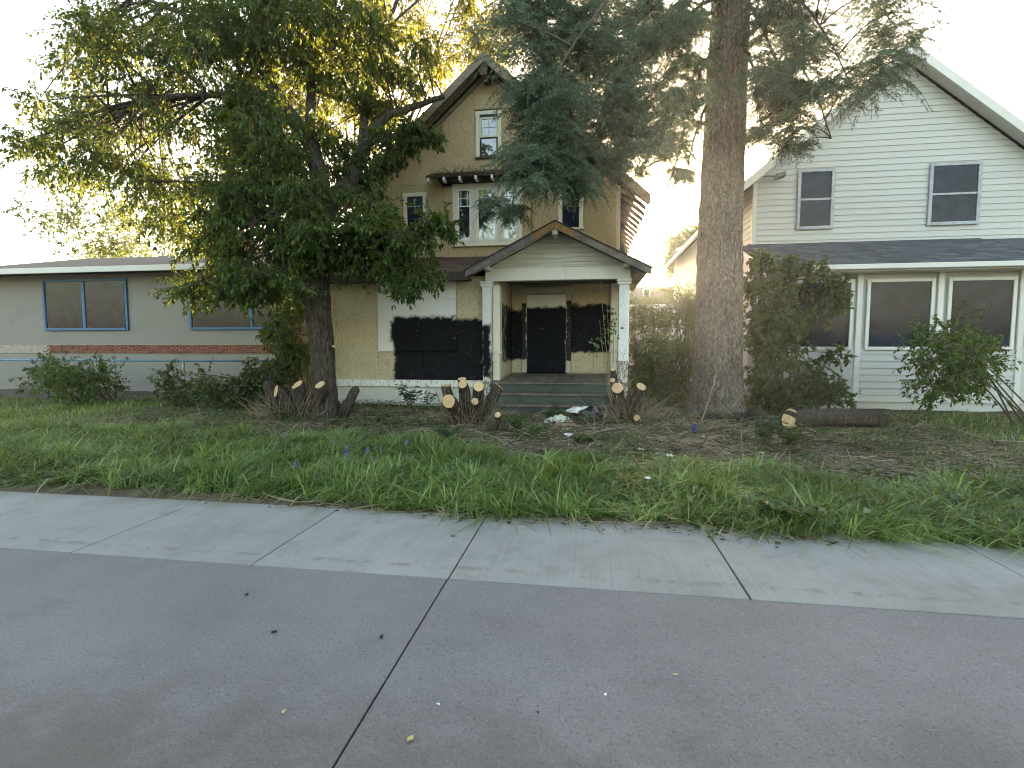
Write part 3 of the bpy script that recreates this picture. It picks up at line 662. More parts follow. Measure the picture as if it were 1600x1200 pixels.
# inner pilasters
m = MB(); m.box(-2.445, -2.262, 13.0, 13.245, 1.5, 3.19, .008); pl = m.build('pilaster', M['white_trim'], house)
m = MB(); m.box(-2.452, -2.24, 12.985, 13.248, 1.44, 1.498, .006); m.box(-2.445, -2.275, 13.0, 13.24, .2, 1.437, .006); m.build('pilaster_base', M['white_trim'], pl)
m = MB(); m.box(.60, .80, 14.70, 14.985, 1.55, 3.40, .008); pl = m.build('pilaster', M['white_trim'], house)
m = MB(); m.box(.57, .83, 14.66, 14.985, 1.48, 1.548, .006); m.box(.61, .79, 14.71, 14.985, .86, 1.477, .006); m.build('pilaster_base', M['white_trim'], pl)
# floor boards, sloping to the front, and steps
q = MB(); q.box(-2.40, .72, 12.62, YM - .05, .30, .66); deck = q.build('porch_floor', M['riser'], house)
x = -2.42
while x < .74:
    q = MB(); dz = random.uniform(-.004, .004)
    q.prism([(12.50 + random.uniform(-.01, .01), .735 + dz), (YM - .02, .84 + dz), (YM - .02, .81 + dz), (12.50, .705 + dz)], x + .002, x + .118, 'x'); q.build('floor_board', M['tread'], deck); x += .12
q = MB(); q.prism([(11.70, -.06), (12.60, -.06), (12.60, .64), (12.28, .44), (11.98, .20)], -2.36, -2.30, 'x'); q.prism([(11.70, -.06), (12.60, -.06), (12.60, .64), (12.28, .44), (11.98, .20)], .60, .66, 'x')
q.prism([(11.9, -.06), (12.60, -.06), (12.60, .60), (12.30, .38), (12.0, .14)], -.86, -.80, 'x')
st = q.build('stairs', M['rafter'], house)
for y, z, x0 in ((12.22, .495, -2.40), (11.92, .255, -2.44), (11.64, .028, -2.46)):
    q = MB(); q.box(x0, .72, y - .02, y + .30, z - .055, z, .006); q.build('tread', M['tread'], st)
for y, z0, z1, x0 in ((12.53, .497, .70, -2.38), (12.23, .257, .438, -2.42), (11.93, .03, .198, -2.45)):
    for xa, xb in ((x0, -1.72), (-1.717, -.2), (-.197, .70)):
        q = MB(); q.box(xa, xb, y, y + .022, z0, z1, .003); q.build('riser', M['riser'], st)

# ------------------------------------------------------------------ white neighbouring house (right)
NX0, NX1, NY = 4.68, 12.1, 16.0; NRX, NRZ, NSL = 8.4, 9.55, .82
nh = thing('white_house', 'two storey house in cream lap siding with grey porch roof right of the spruce', 'house', (8.4, 16, 0))
def nz(x): return NRZ - NSL * abs(x - NRX)
b = MB(); b.prism([(NX0 + .03, 0), (NX1 - .03, 0), (NX1 - .03, nz(NX1) - .12), (NRX, NRZ - .12), (NX0 + .03, nz(NX0) - .12)], NY + .04, 30); nwall = b.build('wall', M['vinyl'], nh)
def lap(poly_fn, z0, z1, h, place):
    z = z0
    while z < z1: place(z, min(z + h, z1)); z += h
pitch = .168
def front_board(z, zt):
    if zt < 4.5: return
    p = [(NX0 + .05, max(z, 4.5)), (NX1 - .05, max(z, 4.5)), (NX1 - .05, zt), (NX0 + .05, zt)]
    p = clip(p, NSL, 1, NRZ - .14 + NSL * NRX); p = clip(p, -NSL, 1, NRZ - .14 - NSL * NRX)
    if len(p) < 3: return
    m = MB(); n = len(p); vs = [(x, NY - .002 - .022 * (zt - zz) / (zt - z), zz) for x, zz in p] + [(x, NY + .03, zz) for x, zz in p]
    m.add(vs, [tuple(range(n)), tuple(range(2 * n - 1, n - 1, -1))] + [(i, (i + 1) % n, n + (i + 1) % n, n + i) for i in range(n)]); m.build('siding_board', M['vinyl'], nwall)
lap(None, 4.5, 9.5, pitch, front_board)
sm = MB(); sm.add([(0, 0, 0), (0, 14, 0), (-.022, 14, 0), (-.022, 0, 0), (.03, 0, pitch), (.03, 14, pitch), (0, 14, pitch), (0, 0, pitch)], [(0, 1, 2, 3), (4, 7, 6, 5), (3, 2, 6, 7), (0, 4, 5, 1), (0, 3, 7, 4), (1, 5, 6, 2)])
side_me = sm.mesh('siding_board'); side_me.materials.append(M['vinyl'])
for k in range(int((nz(NX0) - .3 - .3) / pitch)): link('siding_board', side_me, None, nwall, (NX0 - .001, NY + .03, .3 + k * pitch))
m = MB(); m.box(NX0 - .03, NX0 + .075, NY - .035, NY + .09, 4.45, nz(NX0) - .16, .006); m.build('corner_board', M['vinyl_trim'], nwall)
rf = MB()
for s_ in (-1, 1):
    xa, xb = NRX, NRX + s_ * 4.18; rf.prism([(xa, nz(xa) + .10), (xb, nz(xb) + .10), (xb, nz(xb) - .02), (xa, nz(xa) - .02)], 15.55, 30.4)
nroof = rf.build('roof', M['groof'], nh)
for s_ in (-1, 1):
    xa, xb = NRX + s_ * .003, NRX + s_ * 4.2; m = MB(); m.prism([(xa, nz(xa) + .09), (xb, nz(xb) + .09), (xb, nz(xb) - .17), (xa, nz(xa) - .17)], 15.50, 15.548); m.build('barge_board', M['vinyl_trim'], nroof)
    m = MB(); xc = NRX + s_ * 4.19; m.box(xc - .06, xc + .06, 15.55, 30.4, nz(xc) - .10, nz(xc) + .07, .01); m.build('gutter', M['vinyl_trim'], nroof)
    xa, xb = NRX + s_ * .02, NRX + s_ * 4.1; m = MB(); m.prism([(xa, nz(xa) - .03), (xb, nz(xb) - .03), (xb, nz(xb) - .06), (xa, nz(xa) - .06)], 15.56, 15.97); m.build('soffit', M['vinyl_trim'], nroof)
# upper window
def simple_window(parent, x0, x1, z0, z1, y, frame, glass='dglass', t=.09, mid=True):
    m = MB(); m.box(x0 - t, x0, y - .05, y, z0 - t, z1 + t, .006); m.box(x1, x1 + t, y - .05, y, z0 - t, z1 + t, .006); m.box(x0 + .001, x1 - .001, y - .052, y, z1, z1 + t, .006); m.box(x0 + .001, x1 - .001, y - .06, y, z0 - t, z0, .006)
    if mid: m.box(x0 + .001, x1 - .001, y - .04, y, (z0 + z1) / 2 - .025, (z0 + z1) / 2 + .025)
    w_ = m.build('window', M[frame], parent); m = MB(); m.box(x0 + .001, x1 - .001, y - .02, y - .012, z0 + .001, z1 - .001); m.build('pane', M[glass], w_); return w_
simple_window(nh, 5.92, 6.72, 5.05, 6.55, NY - .03, 'greyframe'); simple_window(nh, 9.3, 10.4, 5.05, 6.55, NY - .03, 'greyframe')
# flood lamp under the rake
lp = at(1218, 275, 15.75); m = MB(); m.box(-.13, .13, -.16, .10, -.07, .06, .02, Matrix.Translation(lp) @ Matrix.Rotation(-.25, 4, 'Y')); lm = m.build('flood_lamp', M['lamp'], nh)
m = MB(); m.tube([lp + Vector((-.12, .0, .0)), lp + Vector((-.28, .16, .06)), lp + Vector((-.3, .28, .08))], .018, 6); m.build('lamp_arm', M['lamp'], lm)
# front porch: lap sided box and shingled shed roof
PE = (13.42, 3.57); PT = (15.97, 4.56); pang = math.atan2(PT[1] - PE[1], PT[0] - PE[0]); plen = math.hypot(PT[0] - PE[0], PT[1] - PE[1])
b = MB(); b.prism([(13.95, .0), (NY + .035, .0), (NY + .035, 4.40), (13.95, 3.60)], 4.82, 11.9, 'x'); npor = b.build('front_porch', M['vinyl'], nh)
z = .25
fb = MB(); fb.add([(4.79, .03, 0), (11.93, .03, 0), (11.93, -.022, 0), (4.79, -.022, 0), (4.79, .03, pitch), (11.93, .03, pitch), (11.93, 0, pitch), (4.79, 0, pitch)], [(0, 3, 2, 1), (4, 5, 6, 7), (3, 7, 6, 2), (0, 1, 5, 4), (0, 4, 7, 3), (1, 2, 6, 5)])
off_ = Vector((4.79, 0, 0)); f_me = fb.mesh('siding_board', off_); f_me.materials.append(M['vinyl'])
k = 0
while z + pitch < 2.0 or (z + pitch < 3.56):
    if z < 1.45: link('siding_board', f_me, None, npor, (4.79, 13.918, z))
    ytop = min(NY, 13.95 + max(0, (z + pitch - 3.5)) / .389)
    z += pitch
zz = .25
while zz < 4.2:
    y0 = 13.93 if zz + pitch < 3.58 else 13.95 + (zz + pitch - 3.58) / .389 + .05
    if y0 < NY - .2:
        m = MB(); m.add([(4.82, y0, zz), (4.82, NY - .005, zz), (4.785, NY - .005, zz), (4.785, y0, zz), (4.82, y0, zz + pitch), (4.82, NY - .005, zz + pitch), (4.808, NY - .005, zz + pitch), (4.808, y0, zz + pitch)],
                      [(0, 1, 2, 3), (4, 7, 6, 5), (3, 2, 6, 7), (0, 4, 5, 1), (0, 3, 7, 4), (1, 5, 6, 2)]); m.build('siding_board', M['vinyl'], npor)
    zz += pitch
for xa in (4.76, 6.55, 8.35, 10.1, 11.80):
    m = MB(); m.box(xa, xa + .13, 13.87, 13.93, .2, 3.57, .008); m.build('corner_board', M['vinyl_trim'], npor)
for xa, xb in ((5.0, 6.45), (6.8, 8.25), (8.6, 10.0), (10.35, 11.7)): simple_window(nh, xa + .05, xb - .05, 1.62, 3.2, 13.91, 'vinyl_trim', 'dglass', .08, False)
m = MB(); m.prism([PE, PT, (PT[0], PT[1] - .1), (PE[0], PE[1] - .1)], 4.36, 12.4, 'x'); proof = m.build('porch_roof', M['groof'], nh)
m = MB(); m.box(4.34, 12.42, PE[0] - .10, PE[0] - .004, PE[1] - .12, PE[1] + .0, .012); m.build('gutter', M['vinyl_trim'], proof)
m = MB(); m.prism([(PE[0] + .01, PE[1] - .105), (PT[0], PT[1] - .105), (PT[0], PT[1] - .24), (PE[0] + .01, PE[1] - .2)], 4.345, 4.38, 'x'); m.build('barge_board', M['vinyl_trim'], proof)
m = MB(); m.box(4.4, 12.3, PE[0] + .02, 13.94, PE[1] - .15, PE[1] - .11); m.build('soffit', M['vinyl_trim'], proof)
gm = sh_me.copy(); gm.materials.clear(); gm.materials.append(M['gshingle'])
rows = 12; stp = plen / rows
for r in range(rows):
    x = 4.36 + .165 + (r % 2) * .165
    while x < 10.4:
        d = r * stp; o = link('shingle', gm, None, proof, (x, PE[0] - .03 + d * math.cos(pang), PE[1] + d * math.sin(pang) + .012)); o.rotation_euler = (pang - .03 + random.uniform(-.006, .01), 0, 0); x += .335

# ------------------------------------------------------------------ grey stucco bungalow (left)
LY, LX1 = 16.0, -10.05
lh = thing('stucco_bungalow', 'low grey stucco bungalow with blue framed window and a band of red brick', 'house', (-15, 16, 0))
b = MB(); b.box(-22.5, LX1, LY, 26, -.1, 4.2); lw = b.build('wall', M['stucco'], lh)
m = MB(); m.prism([(15.2, 4.32), (26.8, 4.32), (21, 5.75)], -23.2, -9.3, 'x'); lr = m.build('roof', M['groof_b'], lh)
m = MB(); m.box(-23.2, -9.3, 15.15, 15.198, 4.14, 4.33, .01); m.build('fascia_board', M['vinyl_trim'], lr)
m = MB(); m.box(-23.15, -9.35, 15.2, LY - .003, 4.2, 4.24); m.build('soffit', M['hood'], lr)
cp = at(368, 385, 18.5); m = MB(); m.box(cp.x - .5, cp.x + .45, 18.2, 19.0, 4.6, 6.0, .01); ch = m.build('chimney', M['brick'], lr)
m = MB(); m.box(cp.x - .55, cp.x + .5, 18.15, 19.05, 6.0, 6.12, .01); m.build('chimney_cap', M['mortar'], ch)
def blue_window(x0, x1, z0, z1, bars):
    m = MB(); t = .09; y = LY - .002
    m.box(x0 - t, x0, y - .07, y, z0 - t, z1 + t, .008); m.box(x1, x1 + t, y - .07, y, z0 - t, z1 + t, .008); m.box(x0 + .001, x1 - .001, y - .07, y, z1, z1 + t, .008); m.box(x0 + .001, x1 - .001, y - .09, y, z0 - t, z0, .008)
    for bx in bars: m.box(bx - .06, bx + .06, y - .06, y, z0 + .001, z1 - .001, .006)
    w_ = m.build('window', M['blue'], lh); e = [x0] + list(bars) + [x1]
    for a, c in zip(e[:-1], e[1:]): m = MB(); m.box(a + .05, c - .05, y - .03, y - .02, z0 + .001, z1 - .001); m.build('pane', M['dglass'], w_)
blue_window(-13.6, -10.48, 2.30, 3.95, (-11.35,)); blue_window(-19.5, -16.2, 2.30, 3.95, (-17.9,))
m = MB(); m.box(-22.48, LX1 + .02, LY - .028, LY - .002, 1.40, 1.70); band = m.build('brick_band', M['mortar'], lh)
bm_ = MB(); bm_.box(-.10, .10, -.022, .02, -.031, .031, .004); br_me = bm_.mesh('brick'); br_me.materials.append(M['brick'])
for r in range(4):
    x = LX1 - .08 - (r % 2) * .107; n = 0
    while x > -19.5 and n < 45: link('brick', br_me, None, band, (x, LY - .032 + random.uniform(-.003, .003), 1.44 + r * .073)); x -= .214; n += 1
# far apartment block between the houses
ab = thing('apartment_block', 'pale tan apartment block with brown mansard roof, far behind between the houses', 'building', (6, 46, 0))
b = MB(); b.box(-14, 26, 46, 58, -.1, 5.3); b.build('wall', M['stucco_tan'], ab)
m = MB(); m.prism([(45.3, 5.2), (46.6, 6.95), (57.6, 6.95), (58.6, 5.2)], -14.4, 26.4, 'x'); arf = m.build('roof', M['groof_b'], ab)
m = MB(); m.box(-14.4, 26.4, 45.2, 45.3, 5.0, 5.28); m.build('fascia_board', M['vinyl_trim'], arf)
for k in range(9):
    xx = -11.5 + k * 4.1
    for z0 in (.9, 3.3): simple_window(ab, xx + .9, xx + 2.1, z0, z0 + 1.4, 45.99, 'vinyl_trim', 'dglass', .12)
    m = MB(); m.box(xx - .3, xx + .3, 45.9, 46.9, 5.5, 6.75, .03); d_ = m.build('dormer', M['vinyl_trim'], arf); m = MB(); m.box(xx - .2, xx + .2, 45.88, 45.898, 5.7, 6.6); m.build('pane', M['dglass'], d_)

# ------------------------------------------------------------------ vegetation engine
def bez(p0, p1, p2, n=10): return [(1 - t) ** 2 * p0 + 2 * t * (1 - t) * p1 + t * t * p2 for t in [i / n for i in range(n + 1)]]
def leafy_clumps(centers, radii, twigs, per, leaf, flat=.75, droop=.35, width=.45):
    """returns (leaf V,F),(twig V,F): twigs spread from each clump centre and carry leaves"""
    C = np.repeat(np.array(centers), twigs, 0); R = np.repeat(np.array(radii), twigs)[:, None]; n = len(C)
    d = rnd_dir(n); d[:, 2] = d[:, 2] * flat; r = RNG.random((n, 1)) ** .55
    start = C + d * R * r * .35; D = unit(d + np.array([0, 0, -droop]) * RNG.random((n, 1)) + rnd_dir(n) * .5); Lt = R * RNG.uniform(.35, 1.15, (n, 1))
    start = start + d * R * .25 * RNG.random((n, 1))
    tw = sticks_np(start, D, Lt[:, 0], .006)
    t = RNG.random((n, per)) ** .8; P = (start[:, None] + D[:, None] * Lt[:, None] * t[..., None])
    P = P + np.array([0, 0, -1.0]) * (t[..., None] ** 2) * Lt[:, None] * .25 * droop
    P = P.reshape(-1, 3); LD = np.repeat(D, per, 0) * .6 + rnd_dir(n * per) * .9 + np.array([0, 0, -.55 * droop - .15])
    lv = leaves_np(P, LD, leaf * RNG.uniform(.65, 1.25, n * per), width, .12, np.array([0, 0, 1.0]))
    return lv, tw
def ellipse_points(spec):
    """spec rows (u,v,ru,rv,Y0,Y1,n,radius)"""
    c = []; r = []
    for (u, v, ru, rv, y0, y1, n, rad) in spec:
        for _ in range(n):
            while True:
                a, b_ = random.uniform(-1, 1), random.uniform(-1, 1)
                if a * a + b_ * b_ <= 1: break
            c.append(at(u + a * ru, v + b_ * rv, random.uniform(y0, y1))); r.append(rad * random.uniform(.75, 1.25))
    return c, r
def connect(limbs, centers, parent, mat, name='branch', maxr=.035, sag=.0, one=True, limit=999):
    nodes = [Vector(a).lerp(Vector(b), t) for l in limbs for a, b in zip(l[:-1], l[1:]) for t in ((0, .25, .5, .75) if (Vector(a) - Vector(b)).length > .5 else (0, .5))] + [Vector(l[-1]) for l in limbs]; mb = MB()
    for i, c in enumerate(centers[:limit]):
        near = sorted(nodes, key=lambda p: (p - c).length + max(0, (p.z - c.z)) * .8)[:7]; best = random.choice(near)
        mid = (best + c) / 2 + Vector((random.uniform(-.2, .2), random.uniform(-.2, .2), random.uniform(.0, .3) + sag))
        L = (best - c).length; r0 = min(maxr, .010 + .009 * L)
        mb.tube(bez(best, mid, c, 6), [r0 * (1 - .75 * k / 6) for k in range(7)], 5)
    return mb.build(name, mat, parent, kind='stuff')
def rough_trunk(pts, rad, n, rows, amp, fz, fx, seed=0, flare=None):
    """bark tube: densely sampled, ridged by noise"""
    P = [Vector(p) for p in pts]; cum = [0]
    for a, b_ in zip(P[:-1], P[1:]): cum.append(cum[-1] + (b_ - a).length)
    V = []
    for i in range(rows + 1):
        s = cum[-1] * i / rows; k = max(j for j in range(len(P)) if cum[j] <= s + 1e-9); k = min(k, len(P) - 2); t = (s - cum[k]) / (cum[k + 1] - cum[k])
        t2 = t; c = P[k].lerp(P[k + 1], t2); r = rad[k] + (rad[k + 1] - rad[k]) * t2
        for j in range(n):
            q = 2 * math.pi * j / n; h = mnoise.noise(Vector((math.cos(q) * fx, math.sin(q) * fx, c.z * fz + seed))) + .6 * mnoise.noise(Vector((math.cos(q) * fx * 2.7, math.sin(q) * fx * 2.7, c.z * fz * 2.2 + seed)))
            lob = flare(q, c.z) if flare else 0
            rr = r + amp * h + lob; V.append((c.x + math.cos(q) * rr, c.y + math.sin(q) * rr, c.z))
    F = [(i * n + j, i * n + (j + 1) % n, (i + 1) * n + (j + 1) % n, (i + 1) * n + j) for i in range(rows) for j in range(n)]
    return V, F

def bush(name, label, cat, spec, base, leafmat, leaf, twigs=24, per=12, droop=.4, width=.5, stems=6, group=None, trunk=None, stem_r=.02):
    o = thing(name, label, cat, base, group); cs, rs = ellipse_points(spec); b_ = Vector(base)
    ls = []; order = sorted(range(len(cs)), key=lambda i: -cs[i].z)[:stems]
    for j, i in enumerate(order):
        p0 = b_ + Vector((random.uniform(-.25, .25), random.uniform(-.2, .2), -.05)) if not trunk else b_ + Vector((0, 0, trunk[0])); mid = p0.lerp(cs[i], .5) + Vector((random.uniform(-.2, .2), random.uniform(-.2, .2), .2))
        pts = bez(p0, mid, cs[i], 9); ls.append(pts); m = MB(); r0 = stem_r; m.tube(pts, [r0 * (1 - .7 * k / 9) for k in range(10)], 6); m.build('stem' if not trunk else 'limb', M['twig'], o)
    if trunk: m = MB(); m.tube([b_ + Vector((0, 0, -.1)), b_ + Vector((.03, 0, trunk[0] * .5)), b_ + Vector((0, 0, trunk[0] + .1))], [trunk[1] * 1.2, trunk[1], trunk[1] * .8], 12, .05); m.build('trunk', M['maple_bark'], o)
    connect(ls, cs, o, M['twig'], maxr=.02)
    lv, tw = leafy_clumps(cs, rs, twigs, per, leaf, .8, droop, width); np_obj('foliage', *lv, M[leafmat], o, kind='stuff'); np_obj('twigs', *tw, M['twig'], o, kind='stuff'); return o

# ------------------------------------------------------------------ big maple, left of the house
mt = thing('maple_tree', 'tall leafy maple with dark forked trunk, its crown hanging over the left of the house', 'tree', (-5.72, 10.4, 0))
tp = [at(508, 655, 10.4) - Vector((0, 0, .15)), at(506, 600, 10.4), at(503, 540, 10.42), at(496, 480, 10.5), at(490, 430, 10.6), at(494, 380, 10.8), at(499, 330, 11.0)]
V, F = rough_trunk(tp, [.36, .25, .25, .27, .31, .27, .23], 44, 150, .030, 1.6, 3.2, 3, lambda q, z: max(0, .25 - z) * .35 * max(0, math.sin(3 * q + 1)))
np_obj('trunk', V, F, M['maple_bark'], mt, True)
m = MB()      # shoots and torn stubs on the old trunk
for k in range(38):
    a = at(random.uniform(468, 505), random.uniform(438, 520), 10.3); e = a + Vector((random.uniform(-.35, .45), random.uniform(-.4, -.05), random.uniform(-.35, .4))); m.tube(bez(a, (a + e) / 2 + Vector((0, -.05, random.uniform(-.1, .12))), e, 4), [.006, .005, .004, .003, .002], 4)
m.build('dead_shoot', M['stick'], mt, kind='stuff')
m = MB(); a = at(480, 465, 10.45); m.tube([a + Vector((.1, .1, -.3)), a, a + Vector((-.12, -.06, .30)), a + Vector((-.16, -.08, .42))], [.16, .15, .12, .05], 9, .25, 4); m.build('torn_stub', M['maple_bark'], mt)
m = MB(); a = at(515, 545, 10.3); m.tube([a, a + Vector((.12, -.14, .03)), a + Vector((.2, -.2, .05))], [.035, .03, .028], 8); sb = m.build('cut_stub', M['maple_bark'], mt)
m = MB(); m.tube([a + Vector((.2, -.2, .05)), a + Vector((.206, -.206, .051))], .03, 10); m.build('cut_face', M['cut'], sb)
limbs = [
    [at(499, 340, 11.0), at(500, 283, 11.2), at(486, 225, 11.35), at(462, 190, 11.45), at(440, 158, 11.5), at(418, 120, 11.6), at(410, 60, 11.8), at(402, -10, 12), at(398, -120, 12.4)],
    [at(500, 345, 11.1), at(528, 305, 11.3), at(548, 283, 11.5), at(566, 240, 11.8), at(582, 205, 12.1), at(605, 180, 12.3), at(640, 170, 12.7), at(692, 150, 13.2)],
    [at(566, 240, 11.8), at(570, 170, 12.4), at(590, 90, 13), at(620, 0, 13.6), at(640, -90, 14.2)],
    [at(486, 225, 11.35), at(487, 150, 11.9), at(486, 90, 12.4), at(520, 50, 12.8), at(560, 20, 13.3)],
    [at(486, 60, 12.4), at(520, 52, 12.5), at(548, 45, 12.6)],
    [at(492, 380, 10.9), at(455, 320, 10.7), at(437, 250, 10.6), at(420, 200, 10.7), at(405, 150, 11)],
    [at(497, 350, 11.0), at(470, 330, 10.3), at(430, 330, 9.6), at(390, 350, 9.2)],
    [at(503, 340, 10.9), at(540, 345, 10.2), at(590, 360, 9.8), at(640, 395, 9.7), at(665, 440, 9.8)],
    [at(418, 120, 11.6), at(360, 60, 11.5), at(280, 20, 11.4), at(190, -20, 11.6)],
    [at(440, 158, 11.5), at(370, 150, 10.8), at(280, 150, 10.3), at(170, 170, 10.2)]]
rads = [(.23, .06), (.23, .06), (.11, .03), (.13, .05), (.08, .03), (.13, .045), (.07, .02), (.07, .015), (.10, .03), (.09, .03)]
for i, (l, (a, c)) in enumerate(zip(limbs, rads)):
    m = MB(); n = len(l); dense = []
    for p, q_ in zip(l[:-1], l[1:]): dense += [p.lerp(q_, t) for t in (0, .34, .67)]
    dense.append(l[-1]); dense = [p + Vector((random.uniform(-.02, .02), random.uniform(-.02, .02), random.uniform(-.02, .02))) for p in dense]
    m.tube(dense, [a + (c - a) * k / (len(dense) - 1) for k in range(len(dense))], 12, .07, i); m.build('limb', M['maple_bark'], mt)
spec = [  # near, deep green lower crown
    (410, 250, 55, 60, 9.3, 11, 9, .55), (375, 320, 40, 60, 9.0, 11, 9, .5), (450, 330, 60, 55, 9.2, 10.8, 12, .5), (535, 330, 55, 50, 9.4, 11.5, 12, .48),
    (600, 365, 45, 22, 9.3, 11, 8, .36), (640, 390, 40, 30, 9.4, 10.6, 6, .38), (610, 400, 40, 25, 9.6, 11, 6, .4), (560, 400, 40, 25, 9.6, 11, 6, .42), (645, 435, 32, 24, 9.5, 10.3, 4, .33), (400, 435, 55, 35, 9.0, 10.2, 13, .42), (340, 420, 60, 50, 9.2, 10.6, 10, .45), (470, 385, 50, 22, 9.6, 11.2, 6, .4), (690, 342, 25, 12, 9.4, 10, 3, .3),
    (385, 180, 40, 60, 10, 12, 6, .5), (460, 240, 40, 40, 10, 12, 5, .45), (360, 90, 40, 70, 10, 12, 7, .55), (450, 60, 60, 60, 10.5, 13, 9, .55), (540, 60, 60, 60, 11, 14, 11, .55), (610, 50, 50, 50, 11, 15, 6, .5),
    (525, 170, 45, 60, 11, 13.5, 6, .45), (600, 130, 45, 40, 11.5, 14, 4, .42), (655, 205, 28, 18, 11.2, 12.6, 8, .32), (600, 225, 28, 25, 11, 12.6, 5, .38), (565, 285, 25, 25, 11, 12.5, 5, .38), (650, 120, 30, 30, 12, 15, 4, .4),
    (460, 120, 80, 80, 11, 14, 10, .5), (385, 130, 45, 80, 10, 12.5, 14, .5), (440, 20, 80, 40, 10.5, 13, 13, .5), (430, 230, 60, 60, 10, 12.5, 8, .5), (510, 90, 50, 70, 11, 13.5, 8, .5), (370, 210, 35, 40, 9.6, 11.5, 6, .45), (540, 20, 60, 40, 11, 14, 7, .5), (400, 40, 50, 50, 10.5, 13, 8, .5), (535, 250, 30, 40, 11, 13, 5, .42), (430, 300, 60, 40, 9.4, 11, 7, .5), (490, 365, 50, 28, 9.8, 11, 6, .42), (575, 180, 45, 40, 12, 14.5, 4, .42),
    # beyond the left edge and above
    (280, 250, 90, 90, 9.5, 12.5, 22, .6), (220, 100, 120, 110, 9.5, 13, 40, .65), (110, 200, 80, 90, 9.6, 12.5, 18, .6), (300, 40, 60, 60, 10, 13, 14, .6), (450, -90, 220, 80, 10.5, 16, 28, .65), (650, -80, 120, 70, 13, 18, 12, .6), (300, 360, 50, 40, 9.2, 11, 5, .5)]
cs, rs = ellipse_points(spec)
connect(limbs, cs, mt, M['maple_bark'], maxr=.04)
lv, tw = leafy_clumps(cs, rs, 25, 14, .118, .7, .8, .40)
np_obj('crown', *lv, M['maple_leaf'], mt, kind='stuff'); np_obj('twigs', *tw, M['twig'], mt, kind='stuff')

bush('sun_block_hedge', 'tall dark hedge added in the back yard to block low sun left of the house', 'hedge', [(470, 450, 40, 60, 24, 27, 26, .8), (440, 380, 45, 40, 24, 27, 16, .8), (400, 300, 60, 60, 24, 28, 16, .9), (440, 180, 70, 90, 23, 28, 24, .95)], (-12, 25.5, 0), 'bush_leaf', .16, 26, 12, stems=10, stem_r=.07)  # added to keep the low sun off the leaves in this gap
bush('backyard_tree', 'golden backlit tree rising behind the left roof slope of the derelict house', 'tree', [(620, 60, 80, 60, 17, 21, 24, .62), (735, 50, 45, 50, 17.5, 22, 18, .58), (560, 120, 50, 60, 16.5, 20, 16, .6), (500, 130, 70, 90, 16, 19, 20, .62), (590, 190, 40, 50, 17, 20, 10, .55), (770, 80, 25, 22, 18, 21, 6, .42), (440, 100, 50, 70, 16, 19, 6, .6), (660, 110, 40, 30, 17, 20, 7, .5), (690, -50, 120, 50, 17, 22, 12, .7), (530, -40, 90, 50, 17, 21, 9, .7)], (-9.2, 19.5, 0), 'sun_gold_leaf', .12, 26, 13, .5, .46, 10, trunk=(5.2, .2), stem_r=.06)

# ------------------------------------------------------------------ big spruce, right
sp = thing('spruce_tree', 'huge old spruce with thick scaly trunk and drooping blue green boughs', 'tree', (3.0, 12.6, 0))
spts = [(3.02, 12.6, -.1), (3.02, 12.6, .25), (3.0, 12.6, .9), (2.99, 12.6, 2.5), (2.97, 12.6, 4.6), (3.01, 12.6, 7), (3.08, 12.6, 10), (3.12, 12.6, 15)]
V, F = rough_trunk(spts, [.66, .60, .555, .51, .47, .435, .385, .29], 150, 420, .028, 2.6, 7.5, 9, lambda q, z: max(0, .7 - z) * .16 * max(0, math.sin(5 * q)) + max(0, .3 - z) * .25)
np_obj('trunk', V, F, M['spruce_bark'], sp, True)
boughs = [ # (attach height, target u,v,Y)
    (9.6, 810, 250, 9.6), (10.2, 850, 150, 9.2), (8.8, 880, 255, 9.8), (9.0, 838, 300, 10.2), (11.5, 830, 40, 10.0), (10.8, 900, 70, 10.3), (8.6, 950, 180, 10.2), (8.0, 960, 240, 11.2), (7.4, 1010, 250, 11.6),
    (9.5, 980, 60, 11), (9.2, 1040, 110, 11.3), (7.2, 1070, 285, 11.8), (11.6, 770, 30, 13.5), (9.0, 1225, 170, 11.4), (9.6, 1250, 60, 11.2), (8.2, 1190, 200, 11.8), (9.4, 1330, 130, 10.8), (10, 1400, 40, 11.5), (11.8, 960, -60, 11), (11.8, 1120, -80, 10.8), (12, 1260, -90, 11), (8.2, 1075, 190, 11.4), (8.8, 1300, 215, 12.2)]
bl = []
for i, (h, u, v, Y) in enumerate(boughs):
    e = at(u, v, Y); s0 = Vector((3.03, 12.6, h)); d = (e - s0); d.z = 0; s0 += d.normalized() * .37
    mid = s0.lerp(e, .55); mid.z = max(s0.z, e.z) + .25 * random.random() - .15 * (s0.z - e.z)
    pts = bez(s0, mid, e, 12); pts = [p + Vector((random.uniform(-.03, .03),) * 3) for p in pts]; bl.append(pts)
    m = MB(); m.tube(pts, [.048 - .036 * k / 12 for k in range(13)], 8, .12, i); m.build('bough', M['twig'], sp)
